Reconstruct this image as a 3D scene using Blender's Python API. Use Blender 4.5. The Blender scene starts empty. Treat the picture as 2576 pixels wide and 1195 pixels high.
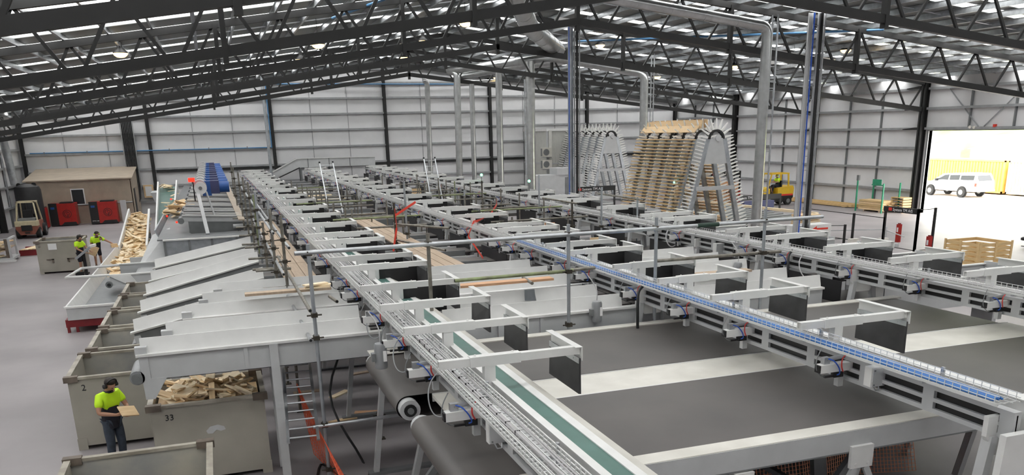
import bpy, bmesh, math, random
from mathutils import Vector, Matrix
S = bpy.context.scene
COL = S.collection
rnd = random.Random(7)
PI = math.pi
# ---------------------------------------------------------------- camera
cd = bpy.data.cameras.new('camera'); CAM = bpy.data.objects.new('camera', cd); COL.objects.link(CAM)
_r = Vector((0.94364429, -0.33007155, -0.02425319)); _u = Vector((0.11788195, 0.26672884, 0.95653519)); _f = Vector((0.30925603, 0.90548799, -0.29060663))
CAM.matrix_world = Matrix(((_r.x, _u.x, -_f.x, 0), (_r.y, _u.y, -_f.y, 0), (_r.z, _u.z, -_f.z, 5.8), (0, 0, 0, 1)))
cd.sensor_fit = 'HORIZONTAL'; cd.sensor_width = 36; cd.lens = 36*2101.374/2576
cd.shift_y = 368.5/2576; cd.clip_start = .1; cd.clip_end = 500
S.camera = CAM
# ---------------------------------------------------------------- sky and exposure
w = bpy.data.worlds.new('overcast_sky'); S.world = w; w.use_nodes = True
bg = w.node_tree.nodes['Background']; bg.inputs[0].default_value = (1, .985, .955, 1); bg.inputs[1].default_value = 9.0
S.cycles.max_bounces = 6; S.cycles.diffuse_bounces = 3; S.cycles.glossy_bounces = 2; S.cycles.transmission_bounces = 2; S.cycles.transparent_max_bounces = 6; S.cycles.caustics_reflective = False; S.cycles.caustics_refractive = False
S.view_settings.view_transform = 'Standard'; S.view_settings.look = 'None'
S.view_settings.exposure = 0.0; S.view_settings.gamma = 1; S.view_settings.use_curve_mapping = False
# ---------------------------------------------------------------- materials
MATS = {}
def mat(name, col, rough=.5, metal=0.0, var=.06, scale=6.0, bump=0.0, col2=None, emit=0.0, stretch=None):
    m = bpy.data.materials.new(name); m.use_nodes = True; nt = m.node_tree; b = nt.nodes['Principled BSDF']
    b.inputs['Roughness'].default_value = rough; b.inputs['Metallic'].default_value = metal
    c2 = col2 or tuple(max(0, c*(1-var*3)) for c in col); c1 = col if col2 else tuple(min(1, c*(1+var)) for c in col)
    if var or col2:
        tc = nt.nodes.new('ShaderNodeTexCoord'); nz = nt.nodes.new('ShaderNodeTexNoise'); nz.inputs['Scale'].default_value = scale; nz.inputs['Detail'].default_value = 6
        mp = nt.nodes.new('ShaderNodeMapping'); nt.links.new(tc.outputs['Object'], mp.inputs[0]); nt.links.new(mp.outputs[0], nz.inputs[0])
        if stretch: mp.inputs['Scale'].default_value = stretch
        r = nt.nodes.new('ShaderNodeValToRGB'); r.color_ramp.elements[0].position = .35; r.color_ramp.elements[1].position = .68
        r.color_ramp.elements[0].color = (*c2, 1); r.color_ramp.elements[1].color = (*c1, 1)
        nt.links.new(nz.outputs[0], r.inputs[0]); nt.links.new(r.outputs[0], b.inputs['Base Color'])
        if bump:
            bp = nt.nodes.new('ShaderNodeBump'); bp.inputs['Strength'].default_value = bump; bp.inputs['Distance'].default_value = .02
            nt.links.new(nz.outputs[0], bp.inputs['Height']); nt.links.new(bp.outputs[0], b.inputs['Normal'])
    else: b.inputs['Base Color'].default_value = (*col, 1)
    if emit:
        b.inputs['Emission Color'].default_value = (*col, 1); b.inputs['Emission Strength'].default_value = emit; m.cycles.emission_sampling = 'NONE'
    MATS[name] = m; return m
mat('concrete', (.33, .305, .31), .5, 0, scale=.35, col2=(.255, .235, .24))
mat('wall', (.80, .80, .81), .6, 0, .015, .8, .25)
mat('near_cladding', (.50, .49, .48), .6, 0, .04, 1)
mat('sleeve_dark', (.015, .045, .03), .5, 0, 0)
mat('girt', (.40, .41, .42), .4, .3, .05, 3)
mat('black_steel', (.016, .016, .016), .55, 0, .06, 3)
mat('foil', (.26, .27, .26), .45, .45, .07, 1.2, .3, stretch=(.3, 3, 1))
mat('galv', (.56, .58, .60), .33, .85, .06, 5)
mat('galv_blue', (.46, .49, .52), .4, .7, .06, 4)
mat('duct', (.58, .59, .59), .28, .9, .05, 3)
mat('white', (.78, .78, .765), .4, 0, .02, 3)
mat('lightgrey', (.55, .56, .565), .42, 0, .02, 3)
mat('cream_plate', (.78, .76, .70), .45, 0, .04, 2, col2=(.66, .64, .58))
mat('midgrey', (.21, .22, .225), .45, .1, .04, 3)
mat('darkbelt', (.135, .123, .116), .5, 0, scale=.6, col2=(.095, .088, .084))
mat('greenbelt', (.085, .185, .16), .45, 0, .05, 3)
mat('rubber', (.018, .018, .020), .5, 0, .08, 4)
mat('rubber_grey', (.055, .055, .058), .55, 0, scale=3, col2=(.035, .035, .037))
mat('wire', (.80, .81, .80), .35, .25, 0)
mat('cable_grey', (.52, .51, .52), .45, 0, 0)
mat('cable_blue', (.05, .21, .58), .4, 0, 0)
mat('hose_blue', (.02, .10, .55), .35, 0, 0)
mat('hose_red', (.68, .04, .03), .35, 0, 0)
mat('black', (.012, .012, .013), .45, 0, 0)
mat('motor_blue', (.02, .10, .36), .38, 0, .05, 4)
mat('motor_grey', (.33, .34, .35), .4, .2, .04, 4)
mat('bin', (.44, .415, .355), .55, .05, scale=1.1, col2=(.36, .34, .29))
mat('bin_inner', (.48, .455, .39), .6, 0, scale=1.3, col2=(.26, .27, .28))
mat('bin_rim', (.50, .47, .40), .55, .1, scale=3, col2=(.30, .27, .22))
mat('bin_corner', (.19, .155, .125), .6, .2, .1, 5)
mat('wood', (.88, .66, .40), .6, 0, scale=4, col2=(.76, .54, .30), stretch=(1, 6, 6))
mat('wood_pale', (.95, .82, .60), .6, 0, scale=4, col2=(.90, .72, .48), stretch=(1, 6, 6))
mat('wood_pink', (.70, .42, .25), .6, 0, scale=4, col2=(.60, .34, .19), stretch=(1, 6, 6))
mat('ply', (.52, .40, .29), .65, 0, scale=2, col2=(.42, .32, .23), stretch=(6, .6, 1))
mat('crate_wood', (.72, .52, .26), .6, 0, scale=3, col2=(.62, .43, .21), stretch=(1, 1, 6))
mat('beige', (.46, .385, .30), .6, 0, .04, 1.5)
mat('red_paint', (.42, .018, .014), .4, 0, .05, 3)
mat('dark_red', (.22, .012, .018), .45, 0, .05, 3)
mat('dark_emblem', (.10, .012, .012), .5, 0, 0)
mat('navy_box', (.06, .07, .17), .5, 0, .04, 3)
mat('scaf', (.30, .285, .25), .5, .55, scale=7, col2=(.17, .155, .13))
mat('scaf_green', (.33, .40, .20), .5, .3, scale=4, col2=(.20, .20, .13), stretch=(1, 1, 1))
mat('coupler', (.075, .065, .05), .6, .4, .1, 9)
mat('tape', (.85, .07, .04), .5, 0, 0)
mat('mesh_orange', (.95, .42, .26), .5, 0, 0)
mat('net_red', (.75, .12, .05), .5, 0, .05, 4)
mat('yellow', (.80, .52, .03), .4, 0, .03, 3)
mat('fl_cream', (.62, .54, .36), .5, 0, .06, 5)
mat('fl_red', (.27, .085, .055), .55, 0, .08, 5)
mat('tyre', (.022, .022, .022), .8, 0, 0)
mat('carpaint', (.85, .86, .88), .25, 0, 0)
mat('glass_dark', (.03, .035, .04), .12, 0, 0)
mat('container', (.80, .42, .10), .6, 0, .05, 2)
mat('container_pale', (.85, .66, .36), .6, 0, .04, 2)
mat('gravel', (.62, .59, .54), .8, 0, .05, .4)
mat('grass_hill', (.20, .34, .05), .9, 0, scale=.25, col2=(.36, .38, .12))
mat('hivis', (.62, .98, .02), .6, 0, .02, 8)
mat('navy', (.010, .011, .020), .75, 0, .05, 8)
mat('jeans', (.045, .06, .085), .8, 0, .1, 10)
mat('skin', (.48, .26, .17), .5, 0, .03, 10)
mat('hair', (.030, .021, .016), .6, 0, .1, 20)
mat('boot', (.05, .035, .025), .6, 0, 0)
mat('sign_red', (.75, .05, .03), .5, 0, 0)
mat('sign_white', (.85, .85, .85), .5, 0, 0)
mat('green_paint', (.03, .30, .16), .45, 0, .05, 4)
mat('blue_pipe', (.10, .26, .48), .4, .1, .03, 4)
mat('lamp_on', (1, .70, .34), .5, 0, 0, emit=2.6)
mat('led_red', (1, .02, .008), .5, 0, 0, emit=2.5)
mat('led_green', (.15, 1, .45), .5, 0, 0, emit=6)
mat('panel_room', (.62, .62, .58), .5, 0, .02, 2)
mat('peg', (.86, .86, .83), .45, 0, 0)
def skylight_mat():
    m = bpy.data.materials.new('skylight'); m.use_nodes = True; nt = m.node_tree; nt.nodes.clear()
    o = nt.nodes.new('ShaderNodeOutputMaterial'); t = nt.nodes.new('ShaderNodeBsdfTransparent'); d = nt.nodes.new('ShaderNodeBsdfTranslucent'); x = nt.nodes.new('ShaderNodeMixShader')
    t.inputs[0].default_value = (.78, .79, .80, 1); d.inputs[0].default_value = (.8, .82, .84, 1); x.inputs[0].default_value = .3
    nt.links.new(t.outputs[0], x.inputs[1]); nt.links.new(d.outputs[0], x.inputs[2]); nt.links.new(x.outputs[0], o.inputs[0]); MATS['skylight'] = m
skylight_mat()
# ---------------------------------------------------------------- mesh helpers
class MB:
    def __init__(s): s.v = []; s.f = []
    def add(s, vs, fs):
        n = len(s.v); s.v += [tuple(p) for p in vs]; s.f += [tuple(i+n for i in f) for f in fs]; return s
    def box(s, x0, x1, y0, y1, z0, z1):
        return s.add([(x0,y0,z0),(x1,y0,z0),(x1,y1,z0),(x0,y1,z0),(x0,y0,z1),(x1,y0,z1),(x1,y1,z1),(x0,y1,z1)],
                     [(3,2,1,0),(4,5,6,7),(0,1,5,4),(1,2,6,5),(2,3,7,6),(3,0,4,7)])
    def hexa(s, b, t):
        return s.add(list(b)+list(t), [(3,2,1,0),(4,5,6,7),(0,1,5,4),(1,2,6,5),(2,3,7,6),(3,0,4,7)])
    def bar(s, p, q, w, h, up=(0,0,1)):
        p = Vector(p); q = Vector(q); d = (q-p).normalized(); up = Vector(up)
        if abs(d.dot(up)) > .98: up = Vector((0,1,0)) if abs(d.y) < .9 else Vector((1,0,0))
        a = d.cross(up).normalized()*(w/2); b = a.cross(d).normalized()*(h/2)
        return s.hexa([p-a-b, p+a-b, p+a+b, p-a+b], [q-a-b, q+a-b, q+a+b, q-a+b])
    def tube(s, p, q, r, n=8, r2=None, cap=True):
        p = Vector(p); q = Vector(q); d = (q-p).normalized(); up = Vector((0,0,1)) if abs(d.z) < .95 else Vector((1,0,0))
        a = d.cross(up).normalized(); b = a.cross(d); r2 = r if r2 is None else r2
        vs = []
        for c, rr in ((p, r), (q, r2)):
            for i in range(n):
                t = 2*PI*i/n; vs.append(c + a*math.cos(t)*rr + b*math.sin(t)*rr)
        fs = [(i, (i+1) % n, n+(i+1) % n, n+i) for i in range(n)]
        if cap: fs += [tuple(range(n-1, -1, -1)), tuple(range(n, 2*n))]
        return s.add(vs, fs)
    def path(s, pts, r, n=6):
        pts = [Vector(p) for p in pts]; rings = []; k0 = len(s.v); a = None
        for i, p in enumerate(pts):
            d = (pts[min(i+1, len(pts)-1)] - pts[max(i-1, 0)]).normalized()
            if a is None:
                up = Vector((0,0,1)) if abs(d.z) < .9 else Vector((1,0,0)); a = d.cross(up).normalized()
            else:
                a = (a - d*a.dot(d)).normalized()
            b = a.cross(d)
            s.v += [tuple(p + a*math.cos(2*PI*j/n)*r + b*math.sin(2*PI*j/n)*r) for j in range(n)]
        for i in range(len(pts)-1):
            for j in range(n):
                s.f.append((k0+i*n+j, k0+i*n+(j+1) % n, k0+(i+1)*n+(j+1) % n, k0+(i+1)*n+j))
        s.f.append(tuple(k0+j for j in range(n-1, -1, -1))); e = k0+(len(pts)-1)*n; s.f.append(tuple(e+j for j in range(n)))
        return s
    def prism(s, poly, axis, a, b):
        n = len(poly)
        def P(u, v, w): return {'x': (w, u, v), 'y': (u, w, v), 'z': (u, v, w)}[axis]
        vs = [P(u, v, a) for u, v in poly] + [P(u, v, b) for u, v in poly]
        fs = [(i, (i+1) % n, n+(i+1) % n, n+i) for i in range(n)] + [tuple(range(n-1, -1, -1)), tuple(range(n, 2*n))]
        return s.add(vs, fs)
    def lathe(s, prof, c, n=20):
        k = len(prof); vs = []; fs = []
        for i in range(n):
            t = 2*PI*i/n
            for r, z in prof: vs.append((c[0]+r*math.cos(t), c[1]+r*math.sin(t), c[2]+z))
        for i in range(n):
            for j in range(k-1):
                a = i*k+j; b = ((i+1) % n)*k+j; fs.append((a, b, b+1, a+1))
        return s.add(vs, fs)
    def disc(s, c, axis, r, t, n=16, r_in=0):
        d = Vector({'x': (1,0,0), 'y': (0,1,0), 'z': (0,0,1)}[axis])*(t/2); c = Vector(c)
        return s.tube(c-d, c+d, r, n)
    def ball(s, c, rx, ry, rz, nu=14, nv=9):
        c = Vector(c); vs = [c+Vector((0,0,rz))]; 
        for j in range(1, nv):
            for i in range(nu):
                a = PI*j/nv; t = 2*PI*i/nu; vs.append(c+Vector((rx*math.sin(a)*math.cos(t), ry*math.sin(a)*math.sin(t), rz*math.cos(a))))
        vs.append(c-Vector((0,0,rz))); fs = [(0, 1+i, 1+(i+1) % nu) for i in range(nu)]
        for j in range(nv-2):
            for i in range(nu):
                a = 1+j*nu+i; b = 1+j*nu+(i+1) % nu; fs.append((a, a+nu, b+nu, b))
        e = len(vs)-1; o = 1+(nv-2)*nu; fs += [(o+i, e, o+(i+1) % nu) for i in range(nu)]
        return s.add(vs, fs)
    def turn(s, rz, c=(0,0,0)):
        co, si = math.cos(rz), math.sin(rz)
        s.v = [(c[0]+(x-c[0])*co-(y-c[1])*si, c[1]+(x-c[0])*si+(y-c[1])*co, z) for x, y, z in s.v]; return s
def smooth(pts, n=5):
    P = [Vector(p) for p in pts]; out = []
    for i in range(len(P)-1):
        a, b, c, d = P[max(i-1, 0)], P[i], P[i+1], P[min(i+2, len(P)-1)]
        for k in range(n):
            t = k/n; out.append(.5*((2*b)+(c-a)*t+(2*a-5*b+4*c-d)*t*t+(3*b-a-3*c+d)*t**3))
    return out+[P[-1]]
def ringtube(rings, n=16, cap=True):
    """loft of ellipses (centre, rx, ry)"""
    mb = MB()
    for c, rx, ry in rings: mb.v += [(c[0]+rx*math.cos(2*PI*k/n), c[1]+ry*math.sin(2*PI*k/n), c[2]) for k in range(n)]
    for i in range(len(rings)-1):
        for k in range(n): mb.f.append((i*n+k, i*n+(k+1) % n, (i+1)*n+(k+1) % n, (i+1)*n+k))
    if cap: mb.f += [tuple(range(n-1, -1, -1)), tuple((len(rings)-1)*n+k for k in range(n))]
    return mb
WL = {}
def wloc(o): return WL.get(o.name, Vector((0,0,0)))
def obj(name, mb, m, parent=None, smooth=False, local=False, fix=True):
    me = bpy.data.meshes.new(name); o = Vector((0,0,0)) if (local or parent is None) else wloc(parent)
    me.from_pydata([(x-o.x, y-o.y, z-o.z) for x, y, z in mb.v], [], mb.f)
    if fix:
        bm = bmesh.new(); bm.from_mesh(me); bmesh.ops.recalc_face_normals(bm, faces=bm.faces); bm.to_mesh(me); bm.free()
    if smooth:
        me.polygons.foreach_set('use_smooth', [True]*len(me.polygons))
        try: me.set_sharp_from_angle(angle=math.radians(40))
        except Exception: pass
    me.materials.append(MATS[m])
    ob = bpy.data.objects.new(name, me); COL.objects.link(ob)
    if parent is not None: ob.parent = parent; WL[ob.name] = wloc(parent)
    return ob
def tag(o, label, cat, group=None, kind=None):
    o['label'] = label; o['category'] = cat
    if group: o['group'] = group
    if kind: o['kind'] = kind
    return o
def thing(name, label, cat, loc=(0,0,0), group=None, rz=0):
    o = bpy.data.objects.new(name, None); o.empty_display_size = .2; COL.objects.link(o); o.location = loc; o.rotation_euler = (0,0,rz)
    WL[o.name] = Vector(loc); tag(o, label, cat, group); return o
def struct(name, mb, m, parent=None):
    o = obj(name, mb, m, parent)
    if parent is None: o['kind'] = 'structure'
    return o
def inst(name, me, parent, loc=(0,0,0), rot=(0,0,0)):
    o = bpy.data.objects.new(name, me); COL.objects.link(o); o.parent = parent; o.location = loc; o.rotation_euler = rot; return o
def dup(root, loc, rz=0, label=None):
    r = root.copy(); COL.objects.link(r); r.location = loc; r.rotation_euler = (0,0,rz); WL[r.name] = Vector(loc)
    if label: r['label'] = label
    for ch in root.children:
        c = ch.copy(); COL.objects.link(c); c.parent = r
        for g in ch.children:
            d = g.copy(); COL.objects.link(d); d.parent = c
    return r
def text(name, s, size, m, parent, loc, rot, depth=.004):
    cu = bpy.data.curves.new('t', 'FONT'); cu.body = s; cu.size = size; cu.extrude = depth; cu.resolution_u = 2
    t = bpy.data.objects.new('t', cu); me = bpy.data.meshes.new_from_object(t); bpy.data.objects.remove(t); bpy.data.curves.remove(cu)
    me.materials.append(MATS[m]); o = bpy.data.objects.new(name, me); COL.objects.link(o)
    p = wloc(parent); o.parent = parent; o.location = Vector(loc)-p; o.rotation_euler = rot; return o
ORD = ['nearest', 'second', 'third', 'fourth', 'fifth', 'sixth', 'seventh', 'eighth', 'ninth', 'tenth', 'eleventh', 'twelfth', 'thirteenth', 'fourteenth', 'fifteenth', 'sixteenth', 'seventeenth', 'eighteenth', 'nineteenth', 'twentieth', 'twenty-first', 'twenty-second', 'twenty-third', 'twenty-fourth', 'twenty-fifth', 'twenty-sixth', 'twenty-seventh', 'twenty-eighth', 'twenty-ninth', 'thirtieth', 'thirty-first', 'thirty-second']
def nth(i): return ORD[i] if i < len(ORD) else f'number {i+1}'
# ================================================================ THE SHED
XL, XR, YN, YF = -13.85, 43.3, -9.0, 75.2
RX = 14.7
def zroof(x): return 11.97 - (.127*(x-RX) if x > RX else .14*(RX-x))
def zbot(x): return 9.95 - (.125*(x-RX) if x > RX else .1435*(RX-x))
FLOOR = struct('floor', MB().box(XL-.3, XR+.35, YN-.3, YF+.3, -.3, 0), 'concrete')
gab = lambda y0, y1: MB().prism([(XL, 0), (XR, 0), (XR, zroof(XR)), (RX, zroof(RX)), (XL, zroof(XL))], 'y', y0, y1)
WF = struct('wall_far', gab(YF, YF+.25), 'wall')
WN = struct('wall_near', gab(YN-.25, YN), 'wall')
WLf = struct('wall_left', MB().box(XL-.25, XL, YN, YF, 0, zroof(XL)), 'wall')
DY0, DY1, DZ = 34.4, 43.55, 5.12          # the open roller door in the right wall
WR = struct('wall_right', MB().box(XR, XR+.25, DY1, YF, 0, zroof(XR)).box(XR, XR+.25, YN, DY0, 0, zroof(XR)).box(XR, XR+.25, DY0, DY1, DZ, zroof(XR)), 'wall')
# door frame
DF = struct('trim_1', MB().box(XR-.05, XR+.3, DY1, DY1+.12, 0, DZ+.15).box(XR-.05, XR+.3, DY0-.12, DY0, 0, DZ+.15).box(XR-.05, XR+.3, DY0, DY1, DZ, DZ+.15), 'girt')
# far wall: columns, girts, sag rods
ZG = [.9, 2.15, 3.46, 4.82, 6.18, 7.45, 8.70, 9.9, 11.0]
for x in (-13.5, -4.4, 5.15, 14.7, 24.2, 33.7, 43.0):
    h = zroof(x)-.3
    obj('wall_column', MB().box(x-.13, x+.13, YF-.30, YF-.28, 0, h).box(x-.13, x+.13, YF-.04, YF-.02, 0, h).box(x-.02, x+.02, YF-.28, YF-.04, 0, h), 'black_steel', WF)
for z in ZG:
    a, b = XL+.3, XR-.3
    if z > zbot(XL)+1.6: a = RX-(11.5-z)/.14+.5; b = RX+(11.5-z)/.127-.5
    if b-a > 2: obj('girt', MB().box(a, b, YF-.22, YF, z+.10, z+.115).box(a, b, YF-.22, YF-.205, z-.03, z+.10), 'girt', WF)
obj('eave_girt', MB().box(-4.2, XR-.4, YF-.26, YF-.02, 3.22, 3.40), 'black_steel', WF)
for k in range(-5, 26):
    x = RX+ (k//2)*9.5 + (3.2 if k % 2 == 0 else 6.3) - 9.5*3
    if XL+1 < x < XR-1: obj('sag_rod', MB().box(x-.025, x+.025, YF-.06, YF-.02, .9, min(9.9, zroof(x)-1.2)), 'girt', WF)
# side walls
YC = [5.0, 15.1, 24.5, 33.7, 44.0, 54.4, 64.9]
for (W, x, sx) in ((WR, XR, -1), (WLf, XL, 1)):
    for y in YC:
        x0, x1 = sorted((x+sx*.42, x+sx*.02)); h = zroof(x)-.1
        obj('wall_column', MB().box(x0, x0+.03, y-.17, y+.17, 0, h).box(x1-.03, x1, y-.17, y+.17, 0, h).box(x0, x1, y-.03, y+.03, 0, h), 'black_steel', W)
        for z in (6.43, 7.72, 5.22):
            if W is WR: obj('column_bracket', MB().prism([(y, z+.12), (y+.5, z+.12), (y+1.5, z+.02), (y+1.5, z-.03), (y, z-.03)], 'x', x-.33, x-.22), 'black_steel', W)
    for z in (1.33, 2.73, 4.02, 5.22, 6.43, 7.62):
        for y0, y1 in zip([YN]+YC, YC+[YF]):
            if W is WR and y0 < 43 and y1 > 36 and z < 5.2: continue
            x0, x1 = sorted((x, x+sx*.2))
            obj('girt', MB().box(x0, x1, y0+.2, y1-.2, z+.1, z+.115).box(min(x+sx*.2, x+sx*.185), max(x+sx*.2, x+sx*.185), y0+.2, y1-.2, z-.03, z+.1), 'girt', W)
    for y0, y1 in zip(YC[3:], YC[4:]+[YF]):
        for f in (.36, .66):
            yy = y0+f*(y1-y0); zb = 5.3 if (W is WR and yy < 43.6) else .05
            obj('sag_rod', MB().box(x+min(0, sx*.14), x+max(0, sx*.14), yy-.04, yy+.04, zb, 7.7), 'midgrey', W)
for a, b in (((36.5, 7.9), (39.4, 5.35)), ((42.6, 7.9), (39.8, 5.35))):
    obj('wall_brace', MB().bar((XR-.1, a[0], a[1]), (XR-.1, b[0], b[1]), .05, .05), 'girt', WR)
# ---- roof: sheets with translucent strips, purlins
CEIL = struct('ceiling', MB().prism([(RX-.35, zroof(RX)+.02), (RX+.35, zroof(RX)+.02), (RX+.35, zroof(RX)+.10), (RX-.35, zroof(RX)+.10)], 'y', YN, YF), 'foil')
edges = [YN]; sky = []
for y in [YC[0]-10.4]+YC:
    for o, wd in ((2.0, .72), (3.4, .72), (8.4, .8)):
        if y+o > YN+.3 and y+o+wd < YF-.3: sky.append((y+o, y+o+wd))
sky.sort()
def roofsheet(name, y0, y1, m, side, dz=0):
    x0, x1 = (XL-.3, RX) if side < 0 else (RX, XR+.3)
    z0, z1 = zroof(x0)+dz, zroof(x1)+dz
    obj(name, MB().hexa([(x0,y0,z0),(x1,y0,z1),(x1,y1,z1),(x0,y1,z0)], [(x0,y0,z0+.05),(x1,y0,z1+.05),(x1,y1,z1+.05),(x0,y1,z0+.05)]), m, CEIL)
for side in (-1, 1):
    c = YN-.3
    for (a, b) in sky:
        roofsheet('roof_sheet', c, a, 'foil', side); c = b
        x0, x1 = (XL-.3, RX) if side < 0 else (RX, XR+.3)
        z0, z1 = zroof(x0)+.02, zroof(x1)+.02
        obj('skylight_sheet', MB().add([(x0,a,z0),(x1,a,z1),(x1,b,z1),(x0,b,z0)], [(0,1,2,3)]), 'skylight', CEIL)
    roofsheet('roof_sheet', c, YF+.3, 'foil', side)
me_p = None
k = 0
xs = [RX+.5+1.42*i for i in range(20)] + [RX-.5-1.42*i for i in range(20)]
for x in xs:
    if not XL+.2 < x < XR-.2: continue
    if me_p is None:
        o = obj('purlin', MB().box(-.07, 0, YN, YF, -.012, 0).box(-.008, .008, YN, YF, -.22, 0).box(0, .07, YN, YF, -.22, -.208), 'galv', CEIL); me_p = o.data; o.location = (x, 0, zroof(x)-.01)
    else: inst('purlin', me_p, CEIL, (x, 0, zroof(x)-.01))
for y in [YN+6]+[a+b for a, b in zip(YC, [5.2]*9)]:
    for x0, x1 in ((XL+.3, RX-.5), (RX+.5, XR-.3)):
        obj('purlin_bridging', MB().bar((x0, y, zroof(x0)-.12), (x1, y, zroof(x1)-.12), .05, .04), 'galv', CEIL)
# ---- trusses
def truss(y, i, label, chord=True):
    t = thing('roof_truss', label, 'truss', (RX, y, 0), 'roof trusses')
    for x0, x1 in ((XL+.3, RX), (RX, XR-.3)):
        obj('top_chord', MB().bar((x0, y, zroof(x0)-.37), (x1, y, zroof(x1)-.37), .2, .24), 'black_steel', t)
        obj('bottom_chord', MB().bar((x0, y, zbot(x0)), (x1, y, zbot(x1)), .20, .27), 'black_steel', t)
    n = 12
    for sd in (-1, 1):
        wdt = (RX-XL-.4) if sd < 0 else (XR-.4-RX)
        p = wdt/n
        for k in range(n):
            for a, b in ((k, k+.42), (k+.58, k+1)):
                xa, xb = RX+sd*a*p, RX+sd*b*p
                tp, bt = ((xa, xb) if a == k else (xb, xa))
                obj('web_member', MB().bar((tp, y, zroof(tp)-.40), (bt, y, zbot(bt)+.05), .09, .09), 'black_steel', t)
    obj('king_post', MB().box(RX-.08, RX+.08, y-.1, y+.1, zbot(RX)-.35, zroof(RX)-.3), 'black_steel', t)
    for sx in (-14.0, -7.2, 7.2, 14.0):
        x = RX+sx; obj('splice_plate', MB().box(x-.07, x+.07, y-.13, y+.13, zbot(x)-.28, zroof(x)-.35), 'black_steel', t)
for i, y in enumerate(YC[1:]):
    truss(y, i, ['black steel roof truss closest to the camera, only its lower left chord in view', 'second black roof truss from the camera, under the near skylights', 'third black roof truss from the camera, its peak above the blue-grey cable post',
                 'fourth black roof truss from the camera, ending on the column beside the open door', 'fifth black roof truss from the camera, behind the big silver duct', 'last full black roof truss before the white end wall'][i])
gt = thing('gable_rafter', 'dark rafter beam running along the top of the white end wall', 'beam', (RX, YF-.3, 0))
for x0, x1 in ((XL+.3, RX), (RX, XR-.3)):
    obj('rafter', MB().bar((x0, YF-.35, zroof(x0)-.4), (x1, YF-.35, zroof(x1)-.4), .2, .28), 'black_steel', gt)
# ---- high-bay lamps hanging from the trusses
for i, (x, y, z, nm) in enumerate([(-2.82, 38, 9.04, 'left of all, between the second and third truss'), (4.89, 38.6, 9.47, 'below the thick chord left of the middle'), (5.12, 48, 9.62, 'above the pale blue pipe'), (11.43, 38.6, 10.41, 'nearest the big silver duct'),
        (11.75, 48, 10.59, 'small, between two trusses left of the silver duct'), (-2.84, 58, 9.09, 'far left, deep in the roof'), (22.63, 48.5, 10.51, 'right of the ladder post under the right slope'), (21.93, 66, 9.77, 'by the far duct end near the end wall'), (32.5, 39, 9.44, 'on the right slope beside the hanging rail end'), (32.3, 49, 9.37, 'on the right slope above the timber rack'), (31.1, 57, 9.24, 'right of the thin duct bend'), (13.72, 62, 10.9, 'far away under the ridge')]):
    t = thing('high_bay_lamp', 'round warm high-bay lamp ' + nm, 'lamp', (x, y, z), 'high-bay lamps')
    obj('lamp_housing', MB().lathe([(.05, .42), (.09, .40), (.10, .22), (.27, .05), (.28, 0)], (x, y, z), 16), 'black_steel', t, True)
    obj('lens', MB().lathe([(0, -.17), (.14, -.15), (.24, -.08), (.28, .0)], (x, y, z), 16), 'lamp_on', t)
    obj('hanger', MB().tube((x, y, z+.4), (x, y, zroof(x)-.1), .012, 5), 'black', t)
# ================================================================ SORTING LINES
F = .8793
LX = {'A': 2.18, 'B': 7.03, 'C': 11.98}
LN = {'A': 'left', 'B': 'middle', 'C': 'right'}
ARMS = {'A': [8.97, 10.82, 12.53, 14.33, 16.71, 18.11, 21.28, 22.86, 25.68, 29.02, 32.36, 36.14, 39.48, 44.14, 47.48, 51.35, 54.78, 58.83, 62.34, 66.48, 70.87],
        'B': [8.88, 10.99, 12.66, 14.42, 16.62, 17.94, 20.05, 21.45, 22.6, 25.76, 28.75, 32.27, 35.79, 39.66, 43.35, 47.13, 51.18, 55.04, 58.91, 62.34, 66.3, 70.61],
        'C': [10.9, 12.66, 14.51, 16.62, 18.2, 21.45, 22.77, 25.85, 29.37, 31.3, 33.94, 37.28, 40.62, 44.23, 47.92, 51.88, 55.84, 59.79, 62.69, 66.65, 70.78]}
Y0L = {'A': 5.4, 'B': 5.9, 'C': 7.0}
YE = 72.5
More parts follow.
